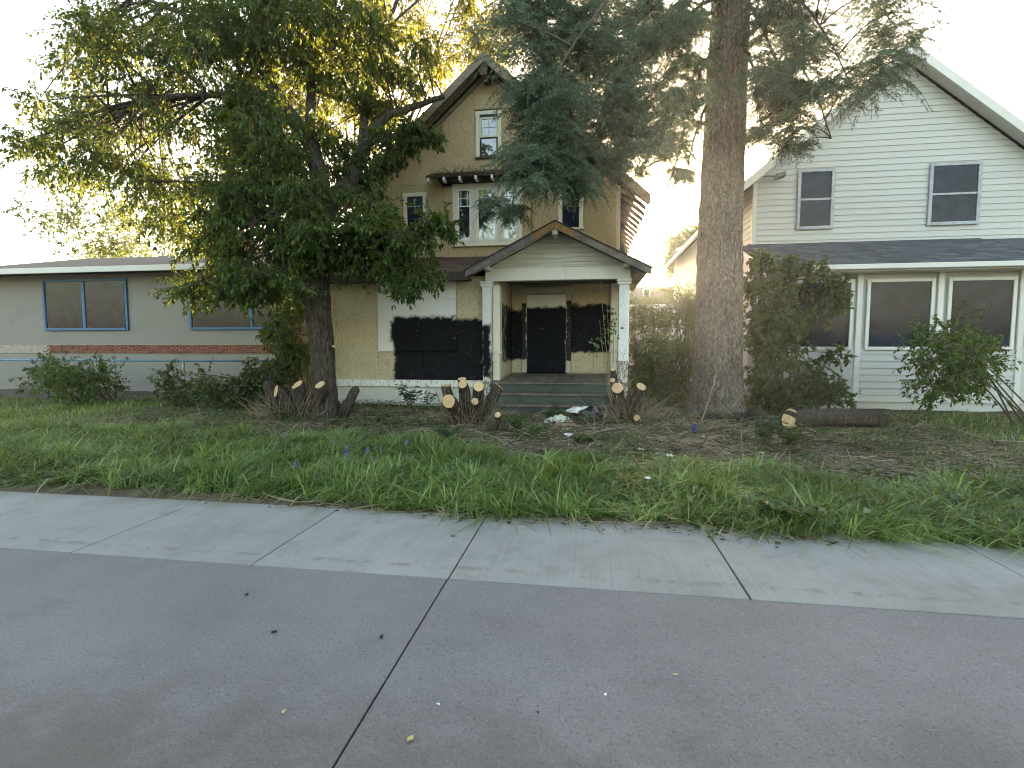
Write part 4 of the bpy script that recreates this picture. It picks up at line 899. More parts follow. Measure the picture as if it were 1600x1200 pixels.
spec = [(858, 185, 48, 58, 9.0, 10.4, 14, .58), (832, 245, 28, 42, 9.2, 10.2, 8, .48), (852, 268, 34, 24, 9.4, 10.4, 8, .42), (880, 240, 45, 50, 9.6, 10.8, 11, .55), (790, 320, 22, 16, 9.6, 10.4, 4, .34), (835, 45, 45, 50, 9.6, 11.5, 10, .6),
        (890, 70, 55, 60, 9.8, 12, 12, .6), (960, 50, 60, 60, 10.2, 12.5, 11, .6), (940, 150, 55, 55, 10, 11.8, 11, .55), (960, 230, 50, 35, 10.6, 12, 8, .5), (1010, 240, 45, 35, 11, 12.2, 8, .48), (1030, 170, 40, 50, 11, 12.4, 7, .48), (1050, 70, 45, 60, 11, 12.6, 8, .5),
        (1075, 275, 18, 18, 11.5, 12, 3, .3), (780, 30, 40, 30, 12, 14, 6, .5), (1085, 150, 20, 60, 11.2, 11.9, 4, .38), (905, 270, 25, 30, 9.8, 10.6, 4, .38),
        (840, 110, 50, 60, 9.6, 11.5, 10, .55), (1030, 40, 60, 50, 11, 12.6, 13, .55), (950, 40, 80, 50, 10.5, 12.6, 12, .6), (945, 215, 45, 30, 10.2, 11.6, 8, .46), (1000, 170, 55, 50, 10.8, 12.2, 8, .5), (1060, 60, 30, 60, 11, 12.2, 6, .45), (1235, 20, 45, 50, 10.8, 12.6, 8, .52), (900, 120, 60, 60, 10, 12, 9, .55), (1010, 220, 60, 30, 11, 12.2, 9, .45), (1225, 110, 35, 60, 10.8, 12.4, 9, .5), (1060, 120, 35, 60, 11, 12.4, 7, .45), (1000, 180, 50, 50, 11, 12.3, 9, .5), (1205, 130, 40, 50, 11, 12.4, 8, .48), (1230, 200, 25, 25, 11.2, 12.2, 5, .42), (1195, 40, 30, 50, 11.2, 12.6, 6, .48), (900, 180, 60, 60, 10, 11.5, 9, .55), (990, 120, 60, 60, 10.6, 12, 10, .55), (860, 0, 80, 40, 10, 12, 9, .6), (1220, 155, 35, 35, 10.8, 12.2, 7, .5), (1245, 60, 40, 50, 10.6, 12.2, 8, .55), (1190, 205, 18, 20, 11.5, 12.3, 3, .36), (1235, 225, 25, 14, 11.6, 12.4, 3, .34), (1340, 120, 70, 60, 10, 12.5, 12, .6), (1400, 20, 60, 60, 10.5, 13, 9, .6), (1000, -70, 160, 60, 10, 13, 16, .65), (1260, -70, 120, 60, 10, 13, 12, .65)]
cs, rs = ellipse_points(spec)
connect(bl, cs, sp, M['twig'], maxr=.028, sag=.12)
def spruce_sprays(cs, rs, nb=9):
    P = []; D = []; st = []
    for c, r in zip(cs, rs):
        for _ in range(nb):
            a = random.uniform(0, 6.283); o = Vector((math.cos(a), math.sin(a), random.uniform(-.25, .35)))
            p0 = c + Vector((random.uniform(-.25, .25), random.uniform(-.25, .25), random.uniform(-.1, .3))) * r; L = r * random.uniform(.8, 1.35)
            p1 = p0 + o * L * .55; p2 = p0 + o * L * .9 + Vector((0, 0, -L * random.uniform(.15, .75)))
            pts = bez(p0, p1, p2, 9)
            for k in range(9):
                t = (pts[k + 1] - pts[k]); st.append((pts[k], t)); tn = t.normalized(); sd_ = tn.cross(Vector((0, 0, 1)))
                sd_ = sd_.normalized() if sd_.length > .05 else Vector((1, 0, 0))
                for s_ in (-1, 1):
                    if random.random() < .85:
                        P.append(pts[k]); D.append((tn * .55 + sd_ * s_ * random.uniform(.4, .9) + Vector((random.uniform(-.2, .2), random.uniform(-.2, .2), random.uniform(-.55, .25)))).normalized())
            P.append(pts[-1]); D.append((pts[-1] - pts[-2]).normalized())
    return np.array(P), np.array(D), st
P, D, st = spruce_sprays(cs, rs, 15)
nt_ = len(P); K = 18; tl = RNG.uniform(.06, .15, (nt_, 1, 1)); t = (np.arange(K) + .5)[None, :, None] / K
B = P[:, None] + D[:, None] * tl * t; a = unit(np.cross(D, rnd_dir(nt_))); b2 = np.cross(D, a)
ph = RNG.uniform(0, 6.283, (nt_, K, 1)); rad = a[:, None] * np.cos(ph) + b2[:, None] * np.sin(ph)
ND = unit(D[:, None] * .55 + rad * .85); nl = RNG.uniform(.024, .042, (nt_, K, 1)); sdv = unit(np.cross(ND, RNG.normal(size=(nt_, K, 3)))) * .0050
V = np.stack([B - sdv, B + sdv, B + ND * nl], 2).reshape(-1, 3); F = np.arange(len(V)).reshape(-1, 3)
np_obj('needles', V, F, M['needle'], sp, kind='stuff')
tw1 = sticks_np(P, D, tl[:, 0, 0], .0035); tw2 = sticks_np(np.array([s[0] for s in st]), np.array([s[1] for s in st]), np.array([s[1].length for s in st]) * 1.05, .006)
np_obj('twigs', *join_np([tw1, tw2]), M['twig'], sp, kind='stuff')
m = MB()   # bare dead twigs hanging under the boughs
for k in range(46):
    rt = random.random() < .3; a = at(random.uniform(1165, 1250) if rt else random.uniform(880, 1090), random.uniform(0, 90) if rt else random.uniform(20, 240), random.uniform(11, 12.4)); L = random.uniform(.3, .8) if rt else random.uniform(.4, 1.3)
    e = a + Vector((random.uniform(-.8, .8), random.uniform(-.5, .3), -L)); md = (a + e) / 2 + Vector((random.uniform(-.4, .4), 0, .3)); m.tube(bez(a, md, e, 7), [.014 - .011 * j / 7 for j in range(8)], 4)
for (u0, v0, u1, v1, u2, v2) in ((1072, 190, 1050, 300, 1018, 330), (1045, 245, 1000, 260, 985, 285), (1060, 215, 1085, 250, 1105, 262), (1178, 20, 1215, 90, 1238, 150), (1185, 60, 1200, 40, 1240, 60), (1090, 40, 1000, 60, 960, 110)):
    m.tube(bez(at(u0, v0, 11.9), at(u1, v1, 11.7), at(u2, v2, 11.6), 9), [.03 - .024 * j / 9 for j in range(10)], 6, .1)
m.build('dead_twig', M['twig'], sp, kind='stuff')

# ------------------------------------------------------------------ bushes, vines, far trees
bush('willowy_shrub', 'tall loose pale green shrub beside the right porch post', 'shrub', [(1003, 500, 20, 40, 15.2, 17, 9, .42), (1000, 570, 22, 45, 14.5, 16.5, 10, .42), (1022, 545, 18, 35, 15.5, 17, 6, .4)], (1.6, 15.6, 0), 'fresh_leaf', .075, 26, 13)
bush('dense_shrub', 'low dense dark green shrub in the gap left of the spruce trunk', 'shrub', [(1045, 570, 40, 28, 13.9, 15.5, 13, .45), (1040, 610, 42, 24, 13.6, 15, 12, .42), (1070, 540, 20, 26, 14.2, 15.6, 6, .4), (1005, 620, 22, 16, 13.6, 14.6, 5, .36)], (2.2, 14.4, 0), 'fresh_leaf', .085, 28, 13)
bush('tall_bush', 'tall leafy bush against the side of the white house, behind the spruce', 'shrub', [(1066, 470, 22, 30, 17, 20, 9, .5), (1050, 510, 28, 26, 17, 19.5, 9, .45), (1085, 500, 14, 40, 17, 19, 6, .42)], (3.3, 18.2, 0), 'fresh_leaf', .09, 24, 12, stem_r=.035)
bush('back_tree', 'rounded tree standing in the glow beyond the gap between the houses', 'tree', [(1055, 385, 26, 32, 31, 35, 14, .8), (1075, 415, 24, 22, 31, 35, 9, .75), (1090, 370, 22, 20, 31, 35, 6, .75)], (5.6, 33, 0), 'bush_leaf', .20, 26, 12, stems=7, trunk=(3.5, .2), stem_r=.07)
bush('climbing_shrub', 'broad leaved climbing shrub against the porch of the white house', 'shrub', [(1205, 455, 36, 34, 12.6, 13.6, 12, .38), (1225, 510, 30, 35, 12.5, 13.6, 11, .38), (1180, 505, 18, 30, 12.7, 13.6, 6, .34), (1200, 545, 30, 20, 12.6, 13.5, 5, .36), (1238, 420, 25, 18, 12.6, 13.4, 4, .33), (1200, 405, 20, 10, 12.8, 13.3, 3, .25), (1280, 470, 30, 50, 12.5, 13.5, 8, .4), (1275, 560, 30, 30, 12.5, 13.5, 4, .36)], (4.6, 13.1, 0), 'vine_leaf', .135, 15, 9, .7, .72, 8)
bush('undergrowth_bush', 'low leafy bush at the foot of the white house porch, right of the spruce', 'shrub', [(1205, 605, 34, 22, 12.2, 13.4, 9, .36), (1240, 615, 25, 18, 12.0, 13.2, 6, .34), (1290, 610, 40, 20, 12, 13.2, 7, .36)], (4.7, 12.8, 0), 'vine_leaf', .11, 20, 10, .5, .6)
bush('fence_bush', 'leafy green bush in front of the blue topped wire fence', 'shrub', [(385, 595, 40, 25, 11.6, 13.2, 12, .42), (375, 625, 45, 15, 11.2, 12.6, 8, .36), (440, 570, 30, 40, 12, 13.4, 10, .42), (300, 600, 60, 30, 11.4, 13, 10, .45)], (-8.6, 12.3, 0), 'weed_leaf', .10, 24, 11, .4, .6)
bush('corner_vine', 'dark ivy like shrub climbing in the gap left of the old trunk', 'shrub', [(455, 500, 22, 45, 12.5, 14.5, 9, .42), (450, 445, 25, 30, 12.5, 15, 7, .42), (430, 505, 18, 25, 12, 14, 4, .36), (462, 565, 18, 30, 12, 13.6, 6, .4)], (-8.0, 13.6, 0), 'bush_leaf', .10, 24, 12, .5, .55)
bush('garden_shrub', 'round green shrub under the far window of the bungalow', 'shrub', [(120, 590, 70, 35, 11.5, 13.5, 18, .5)], (-13.2, 12.6, 0), 'bush_leaf', .10, 24, 12)
bush('side_shrub', 'tall green shrub at the far corner of the white house porch', 'shrub', [(1480, 560, 60, 55, 10.5, 12.5, 20, .5)], (8.8, 11.6, 0), 'bush_leaf', .10, 24, 12)
# trees across the street behind the viewer: they stand in the window reflections
for k, (x, y, s_) in enumerate(((-12.5, -25, 2.3), (-3.0, -30, 1.7), (7.5, -27, 1.3), (20, -30, 1.5), (-29, -30, 1.5))):
    lab = ['first', 'second', 'third', 'fourth', 'fifth'][k]
    o = thing('street_tree', 'leafy tree across the street, %s along the far kerb' % lab, 'tree', (x, y, 0), 'trees across the street')
    m = MB(); m.tube([(x, y, -.1), (x + .1, y, 2.0 * s_), (x, y + .1, 5 * s_)], [.3, .22, .12], 10, .06, k); m.build('trunk', M['maple_bark'], o)
    cs = [Vector((x, y, 6.2 * s_)) + Vector((random.gauss(0, 1.6), random.gauss(0, 1.6), random.gauss(0, 1.7))) * s_ for _ in range(60)]; rs = [.8 * s_] * 60
    lv, tw = leafy_clumps(cs, rs, 16, 10, .26 * s_ ** .5, .9, .3, .6); np_obj('crown', *lv, M['maple_leaf'], o, kind='stuff')

o = thing('reflection_hedge', 'unseen long hedge added across the street to darken the window reflections', 'hedge', (0, -20, 0))  # out of view, added so the panes reflect something dark and mottled
cs = [Vector((random.uniform(-32, 34), -20 + random.uniform(-.6, .6), random.uniform(.4, 3.2 + 1.2 * math.sin(k * .7)))) for k in range(150)]
m = MB()
for k in range(24): x = -31 + k * 2.75; m.tube([(x, -20, -.1), (x + .1, -20, 1.2), (x + random.uniform(-.3, .3), -20.1, 2.4)], [.07, .05, .02], 6)
m.build('stems', M['twig'], o, kind='stuff'); lv, tw = leafy_clumps(cs, [.9] * 150, 14, 9, .24, .9, .3, .6); np_obj('foliage', *lv, M['bush_leaf'], o, kind='stuff')
# a few trees standing far behind the neighbouring plots
src = bpy.data.objects['street_tree']
for (x, y, sc, lab) in ((-34, 40, .62, 'distant tree far behind the bungalow, at its outer end'), (-25.5, 46, .5, 'smaller distant tree showing over the bungalow roof'), (-47, 44, .75, 'large distant tree at the far left beyond the plots'), (27, 44, .8, 'distant tree far behind the white house'), (40, 38, .7, 'distant tree far beyond the white house on the right')):
    r = src.copy(); COL.objects.link(r); r.location = (x, y, 0); r.scale = (sc, sc, sc); r.rotation_euler.z = x; r.name = 'distant_tree'; r['label'] = lab; r['group'] = 'distant trees behind the plots'
    for chd in src.children: c = chd.copy(); COL.objects.link(c); c.parent = r
# ------------------------------------------------------------------ wire fence with blue rail
fe = thing('wire_fence', 'chain link fence with pale blue top rail in front of the bungalow', 'fence', (-11.5, 13.5, 0))
m = MB(); m.tube([(-22, 13.5, 1.21), (-8.9, 13.5, 1.21)], .03, 8); m.build('top_rail', M['bluerail'], fe)
for x in (-21.6, -19, -16.6, -14.2, -11.85, -9.78, -8.95):
    m = MB(); m.tube([(x, 13.5, -.05), (x, 13.5, 1.24)], .03, 8); m.build('post', M['galv'], fe)
P = []; D = []; L = []
for x in np.arange(-22, -8.95, .085):
    for s_ in (-1, 1): P.append((x, 13.5 + .004 * s_, .05)); D.append((s_ * .7, 0, 1)); L.append(1.4)
P = np.array(P); D = np.array(D, float); V, F = sticks_np(P, D, np.array(L), .0028); np_obj('wire_mesh', V, F, M['galv'], fe, kind='stuff')

def ring_attr(o, n):
    a = o.data.attributes.new('growth', 'FLOAT', 'POINT'); a.data.foreach_set('value', [1.0] * (2 * n) + [0.0]); return o
# ------------------------------------------------------------------ cut shrub stumps
def stump(name, label, base, stems, cat='stump', ntw=120, spread=.55, twh=.6):
    o = thing(name, label, cat, base); b_ = Vector(base)
    for i, (u, v, Y, r, nrm, off) in enumerate(stems):
        e = at(u, v, Y); s0 = b_ + Vector((off * .6, random.uniform(-.08, .12), -.08)); nv = Vector(nrm).normalized(); mid = e - nv * .30
        pts = bez(s0, mid, e, 7); pts[-2] = e - nv * .05; pts[-1] = e; m = MB(); m.tube(pts, [r * 1.25 - r * .25 * k / 7 for k in range(8)], 14, .17, i + 11)
        so = m.build('stem', M['stump_bark'], o)
        sh_ = MB()
        for _ in range(16):
            a_ = random.uniform(0, 6.283); h_ = random.uniform(.35, 1.0); off_r = Vector((math.cos(a_), math.sin(a_) * .8 - .35, 0)) * r * random.uniform(1.0, 1.5)
            p_ = s0 + off_r; t_ = s0.lerp(e, h_) + off_r * 1.1 + Vector((random.uniform(-.10, .10), random.uniform(-.10, .02), random.uniform(-.02, .10)))
            r_ = random.uniform(.004, .011); sh_.tube(bez(p_, (p_ + t_) / 2 + Vector((random.uniform(-.05, .05), -.02, 0)), t_, 5), [r_, r_, r_ * .9, r_ * .75, r_ * .6, r_ * .4], 5)
        sh_.build('shoots', M[random.choice(['stick', 'paletwig', 'stick'])], so, kind='stuff')
        q = nv.to_track_quat('Z', 'Y').to_matrix().to_4x4(); q.translation = e + nv * .003
        c = MB(); n = 20; rg = random.Random(i * 7 + len(stems)); ring = [(math.cos(2 * math.pi * k / n) * r * rg.uniform(.98, 1.10), math.sin(2 * math.pi * k / n) * r * rg.uniform(.98, 1.10), 0) for k in range(n)]
        low = [(x * 1.0, y * 1.0, -.014) for x, y, _ in ring]
        c.add(ring + low + [(0, 0, .004)], [(k, (k + 1) % n, 2 * n) for k in range(n)] + [(k, n + k, n + (k + 1) % n, (k + 1) % n) for k in range(n)], M=q); ring_attr(c.build('cut_face', M['cut'], so), n)
    m = MB()
    for k in range(int(ntw * 1.8)):
        a = random.uniform(0, 6.283); rr = random.uniform(.05, spread * .75); p = b_ + Vector((math.cos(a) * rr, math.sin(a) * rr * .7, -.03)); d = Vector((math.cos(a) * random.uniform(.1, .9) + random.uniform(-.5, .5), math.sin(a) * .5 + random.uniform(-.6, .1), random.uniform(-.02, 1.0) ** 1.0)) * twh * random.uniform(.4, 1)
        m.tube(bez(p, p + d * .5 + Vector((random.uniform(-.15, .15), 0, random.uniform(-.05, .2))), p + d, 5), [.007, .006, .005, .004, .003, .002], 4)
    m.build('twigs', M['paletwig'], o, kind='stuff'); m2 = MB()
    for k in range(ntw // 2):
        a = random.uniform(0, 6.283); rr = random.uniform(.05, spread * .5); p = b_ + Vector((math.cos(a) * rr, math.sin(a) * rr * .6, -.03)); d = Vector((random.uniform(-.3, .3), random.uniform(-.2, .1), random.uniform(.3, .8)))*twh; m2.tube([p, p + d * .6, p + d], [.018, .014, .008], 5)
    m2.build('shoots', M['stump_bark'], o, kind='stuff'); return o
stump('shrub_stump', 'cut back shrub stump with three pale cut stems at the foot of the maple trunk', (-6.35, 10.15, .04),
      [(431, 611, 10.0, .125, (-.75, -.75, .25), -.35), (464, 601, 10.05, .125, (-.35, -.55, .75), -.1), (500, 601, 9.95, .10, (-.2, -.6, .75), .25)], ntw=170, spread=.9, twh=.75)
stump('shrub_stump', 'cluster of six cut stems with pale round faces left of the porch steps', (-2.42, 10.0, .04),
      [(697, 602, 9.85, .095, (-.1, -.15, 1), -.32), (722, 592, 10.2, .085, (.0, -.3, 1), -.05), (723, 600, 9.75, .085, (-.1, -.9, .5), -.02), (748, 604, 9.8, .10, (.15, -.85, .5), .22), (700.5, 627, 9.45, .125, (-.15, -1, .15), -.22), (742, 627, 9.55, .065, (.1, -1, .2), .1), (780, 604, 10.1, .10, (.6, .3, .75), .5)], ntw=150, spread=.75, twh=.7)
stump('shrub_stump', 'bushy twig covered stump with cut stems at the foot of the right porch post', (.82, 10.9, .04),
      [(964.5, 606, 10.7, .11, (-.1, -.95, .35), -.12), (1002, 604, 10.8, .10, (.35, -.6, .75), .3), (958, 577, 10.95, .055, (-.1, -.5, .9), -.15), (957, 594, 10.8, .05, (-.1, -.8, .6), -.22), (995, 653, 10.4, .06, (.1, -1, .2), .2)], ntw=230, spread=.75, twh=.75)
stump('sapling_stump', 'thin lone sapling stub with small pale cut top before the steps', (-1.9, 9.2, .03), [(777.5, 648, 9.1, .055, (-.1, -.9, .5), .0)], ntw=6, spread=.2, twh=.3)
m = MB(); e = at(556, 608, 10.5); s0 = at(537, 645, 10.4); m.tube([s0 - Vector((.05, 0, .1)), s0.lerp(e, .4), s0.lerp(e, .8), e, e + Vector((.04, 0, .05))], [.13, .11, .10, .09, .03], 12, .14, 3); m.top('broken_stub', M['stump_bark'], (s0.x, s0.y, .03), 'short leaning broken stub with ragged top right of the maple trunk', 'stump')
m = MB(); e = at(420, 600, 10.6); s0 = at(434, 640, 10.6); m.tube([s0 - Vector((0, 0, .1)), s0.lerp(e, .5), e, e + Vector((-.05, 0, .07))], [.17, .15, .14, .06], 12, .2, 5); m.top('broken_stub', M['stump_bark'], (s0.x, s0.y, .03), 'ragged grey broken stub behind the leftmost cut stem', 'stump')
# fallen log on the right and brush pile under the spruce
lg = thing('fallen_log', 'fallen dark log with big pale cut end lying by the spruce roots', 'log', (3.6, 10.4, .1))
e = at(1233, 654, 9.9); pts = [e, e + Vector((.35, .25, -.02)), e + Vector((.9, .5, -.03)), e + Vector((1.9, .75, -.06))]
m = MB(); m.tube(pts, [.15, .16, .17, .17], 14, .10, 2); lo = m.build('trunk', M['stump_bark'], lg)
nv = Vector((-.75, -.62, .30)).normalized(); q = nv.to_track_quat('Z', 'Y').to_matrix().to_4x4(); q.translation = e + nv * .012
c = MB(); n = 22; c.add([(math.cos(6.283 * k / n) * .125, math.sin(6.283 * k / n) * .185, 0) for k in range(n)] + [(math.cos(6.283 * k / n) * .125, math.sin(6.283 * k / n) * .185, -.10) for k in range(n)] + [(0, 0, .004)], [(k, (k + 1) % n, 2 * n) for k in range(n)] + [(k, n + k, n + (k + 1) % n, (k + 1) % n) for k in range(n)], M=q); ring_attr(c.build('cut_face', M['cut'], lo), n)
m = MB(); a, b_ = at(1172, 646, 11.0), at(1226, 668, 10.0); m.tube([a, a.lerp(b_, .3) + Vector((0, 0, .05)), a.lerp(b_, .7), b_], [.10, .12, .11, .08], 10, .2, 8); m.top('rotten_log', M['stump_bark'], (a.x, a.y, .05), 'dark rotten log lying from the spruce root toward the cut end', 'log')
for (u, v, Y, r, lab) in ((1108, 652, 11.3, .15, 'knobbly dark root lump in front of the spruce trunk'), (1160, 648, 11.5, .13, 'small dark root lump at the right foot of the spruce')):
    p = at(u, v, Y); me = bpy.data.meshes.new('root_lump'); bb = bmesh.new(); bmesh.ops.create_icosphere(bb, subdivisions=3, radius=1)
    for vv in bb.verts: f = 1 + .5 * mnoise.noise(vv.co * 1.7 + Vector((u, 0, 0))); vv.co = Vector((vv.co.x * r * 1.6 * f, vv.co.y * r * f, vv.co.z * r * .9 * f))
    bb.to_mesh(me); bb.free(); me.polygons.foreach_set('use_smooth', [True] * len(me.polygons)); o = link('root_lump', me, M['stump_bark']); o.location = (p.x, p.y, .08); tag(o, lab, 'tree root')

# ------------------------------------------------------------------ rubbish
def lump(name, mat, loc, size, seed, flat=.9, label=None, cat=None, parent=None, group=None, sub=3, nz_=.45, f=1.6):
    me = bpy.data.meshes.new(name); bb = bmesh.new(); bmesh.ops.create_icosphere(bb, subdivisions=sub, radius=1)
    for vv in bb.verts:
        k = 1 + nz_ * mnoise.noise(vv.co * f + Vector((seed, 0, 0))) + nz_ * .4 * mnoise.noise(vv.co * f * 2.6 + Vector((0, seed, 0)))
        vv.co = Vector((vv.co.x * size[0] * k, vv.co.y * size[1] * k, max(-.35, vv.co.z) * size[2] * k))
    bb.to_mesh(me); bb.free(); me.polygons.foreach_set('use_smooth', [True] * len(me.polygons)); o = link(name, me, M[mat], parent, loc)
    if not parent: o.location = loc
    if label: tag(o, label, cat, group)
    return o
p = at(915, 652, 11.0); bagt = thing('rubbish_bag', 'rubbish bag, white above and black below, dumped before the steps', 'rubbish bag', (p.x, p.y, .03))
lump('black_side', 'plastic_k', (p.x + .06, p.y - .08, .12), (.33, .24, .20), 3, parent=bagt); lump('white_side', 'plastic_w', (p.x - .06, p.y + .06, .23), (.30, .18, .10), 8, parent=bagt, f=2.2)
p = at(873, 660, 10.6); lump('crumpled_cloth', 'cloth', (p.x, p.y, .07), (.22, .16, .10), 12, label='crumpled off white cloth on the dirt left of the rubbish bag', cat='rag', sub=4, nz_=.8, f=2.4)
p = at(905, 645, 11.3); lump('crumpled_cloth', 'plastic_w', (p.x + .55, p.y + .1, .06), (.12, .10, .06), 17, label='small white plastic scrap beside the rubbish bag', cat='litter', sub=3, nz_=.8, f=2.4)
p = at(884, 671, 10.1); m = MB(); m.box(-.20, .20, -.13, .13, 0, .02, .004, Matrix.Translation((p.x, p.y, .065)) @ Matrix.Rotation(.2, 4, 'Z') @ Matrix.Rotation(.06, 4, 'X')); m.top('cardboard', M['card'], (p.x, p.y, .06), 'flat brown cardboard piece on the dirt in front of the crumpled cloth', 'cardboard')
p = at(1085, 676, 9.6); bo = MB(); bo.tube([(p.x, p.y, .05), (p.x, p.y, .13), (p.x, p.y, .15), (p.x, p.y, .19)], [.038, .04, .018, .016], 12); bt = bo.top('bottle', M['bluepl'], (p.x, p.y, .05), 'small deep blue plastic bottle standing in the dirt', 'bottle')
m = MB(); m.tube([(p.x, p.y, .19), (p.x, p.y, .21)], .02, 10); m.build('cap', M['bluepl'], bt)
for i, (u, v, s_, lab) in enumerate(((1001, 704, .075, 'crumpled white scrap in the middle of the bare dirt'), (1028, 709, .06, 'white paper scrap just right of the crumpled one'), (1189, 709, .05, 'white scrap before the weeds on the right'), (1203, 725, .06, 'white paper cup scrap at the right dirt edge'),
                                    (1046, 737, .06, 'white scrap caught in the grass'), (890, 684, .14, 'long white paper strip on the dirt'), (842, 682, .04, 'tiny pale scrap left of the paper strip'), (1052, 720, .07, 'pale scrap at the grass edge'), (1012, 772, .05, 'pale leaf like scrap low in the verge grass'), (640, 637, .07, 'pale scrap by the foundation'))):
    p = at(u, v, 5); t = (.06 - EYE) / (p.z - EYE); x, y = p.x * t, 5 * t; me = bpy.data.meshes.new('paper_scrap'); n = 5
    rg = random.Random(i); vs = [(s_ * (a / (n - 1) - .5) * rg.uniform(.9, 1.5), s_ * (c / (n - 1) - .5) * .9, rg.uniform(0, s_ * .35)) for a in range(n) for c in range(n)]
    vs2 = [(a, c, h - .004) for a, c, h in vs]; fs = [(a * n + c, a * n + c + 1, (a + 1) * n + c + 1, (a + 1) * n + c) for a in range(n - 1) for c in range(n - 1)]
    me.from_pydata(vs + vs2, [], fs + [tuple(k + n * n for k in f[::-1]) for f in fs]); o = link('paper_scrap', me, M['plastic_w']); o.location = (x, y, gz(x, y) + (.20 if 730 < v < 780 else .02)); tag(o, lab, 'litter', 'pale litter in the yard')
# bits on the pavement
def road_bit(u, v, s_, mat, label, name, seed, group='leaf bits on the pavement'):
    p = at(u, v, 3); t = -EYE / (p.z - EYE); x, y = p.x * t, 3 * t; rg = random.Random(seed); n = 9; me = bpy.data.meshes.new(name)
    ring = [(math.cos(6.283 * k / n) * s_ * rg.uniform(.55, 1.2), math.sin(6.283 * k / n) * s_ * .55 * rg.uniform(.5, 1.2), rg.uniform(.001, s_ * .35)) for k in range(n)]
    me.from_pydata(ring + [(0, 0, s_ * .22)] + [(a, c, max(0, h - .002)) for a, c, h in ring], [], [(k, (k + 1) % n, n) for k in range(n)] + [(k, n + 1 + k, n + 1 + (k + 1) % n, (k + 1) % n) for k in range(n)]); o = link(name, me, M[mat]); o.location = (x, y, .003); o.rotation_euler.z = rg.uniform(0, 3); tag(o, label, 'leaf', group)
for i, (u, v, s_, mt_, lab) in enumerate(((385, 930, .022, 'dleaf', 'dark leaf crumb nearest the concrete edge on the left'), (429, 988, .022, 'dleaf', 'dark curled leaf crumb on the left of the tinted paving'), (596, 996, .020, 'dleaf', 'dark leaf crumb just left of the long joint'), (642, 1155, .022, 'yleaf', 'small yellow leaf near the bottom of the long joint'),
        (443, 1113, .016, 'yleaf', 'pale straw bit low on the left paving'), (685, 1101, .010, 'plastic_w', 'tiny white chip right of the long joint'), (946, 1086, .010, 'plastic_w', 'tiny white chip in the middle of the tinted paving'), (708, 838, .035, 'bush_leaf', 'dark green leaf lying on the pale slab'), (771, 802, .07, 'bush_leaf', 'large green leaf at the grass edge'), (840, 1114, .010, 'dleaf', 'dark speck on the tinted paving right of centre'), (1056, 1055, .012, 'yleaf', 'pale straw chip on the right of the tinted paving'), (560, 790, .02, 'dleaf', 'dark leaf crumb on the pale slab beneath the grass'))):
    road_bit(u, v, s_, mt_, lab, 'leaf_bit', i)

# ------------------------------------------------------------------ grass, litter, weeds
def fbm(x, y, s, o=0): return np.array([mnoise.noise(Vector((a * s + o, b * s, o))) for a, b in zip(x, y)])
def front_edge(x): return np.interp(x, [-12, -5, -3.6, -2.8, -2.0, -.8, .5, 1.2, 1.9, 6], [5.0, 4.98, 4.94, 4.88, 4.76, 4.66, 4.70, 4.60, 4.50, 4.48])
def back_edge(x): return np.interp(x, [-16, -8, -5, -2.5, -1, .5, 1.5, 2.2, 3, 9, 14], [8.6, 8.2, 7.9, 7.8, 7.0, 6.9, 6.7, 6.2, 6.0, 6.4, 7])
def blades(x, y, h, lean=.55, wid=.006):
    n = len(x); z = gz_np(x, y) - .01; P = np.stack([x, y, z], 1); a = RNG.uniform(0, 6.283, n); cl = fbm(x, y, 1.7, 9) * 5
    a = np.where(RNG.random(n) < .6, cl + RNG.normal(0, .7, n), a); d = np.stack([np.cos(a), np.sin(a), np.zeros(n)], 1); s = np.stack([-np.sin(a), np.cos(a), np.zeros(n)], 1); w_ = (wid * RNG.uniform(.6, 1.4, n))[:, None]
    k = (lean * RNG.uniform(.3, 1.5, n))[:, None]; H = h[:, None]; up_ = np.array([0, 0, 1.0])
    def pt(t): return P + up_ * H * (t - .42 * k * t * t) + d * H * k * (t ** 1.8) * .95
    V = []
    for t, f in ((0, 1), (.38, .95), (.72, .7)): c = pt(t); V += [c - s * w_ * f, c + s * w_ * f]
    V.append(pt(1.0)); V = np.stack(V, 1).reshape(-1, 3); o = np.arange(n)[:, None] * 7
    F = np.concatenate([o + np.array(q_) for q_ in ((0, 1, 3), (0, 3, 2), (2, 3, 5), (2, 5, 4), (4, 5, 6))], 0); return V, F
N = 100000; x = RNG.uniform(-11, 6.5, N); y = RNG.uniform(4.5, 8.8, N)
keep = (y > front_edge(x) + fbm(x, y, 2.2, 3) * .16) & (y < back_edge(x) + fbm(x, y, 1.1, 1) * .7); x, y = x[keep], y[keep]
cl = fbm(x, y, 1.3, 7); cl2 = fbm(x, y, 3.7, 4); h = np.clip(.20 + .16 * cl + .12 * cl2 + RNG.normal(0, .05, len(x)), .06, .5); k = RNG.random(len(x)) < np.clip(.85 + 1.1 * cl2, .25, 1); x, y, h = x[k], y[k], h[k]
h *= np.interp(y - front_edge(x), [0, .4, 1.2], [.85, 1.1, 1.0])
g1 = blades(x, y, h * 1.1, 1.15, .0052); sub = RNG.random(len(x)) < np.where(y < front_edge(x) + .5, .6, .35); g3 = blades(x[sub], y[sub], h[sub] * 1.25 + .06, 1.8, .0064)
N = 46000; x = RNG.uniform(-14, 9, N); y = 7 + 9 * RNG.random(N) ** 1.5; dn = fbm(x, y, .8, 2) + .5 * fbm(x, y, 2.5, 6); left = np.interp(x, [-9, -5, -2, 3, 6], [.45, .22, -.12, -.16, .1]); k = dn + left > .18
x, y = x[k], y[k]; g2 = blades(x, y, RNG.uniform(.04, .16, len(x)), .6, .004)
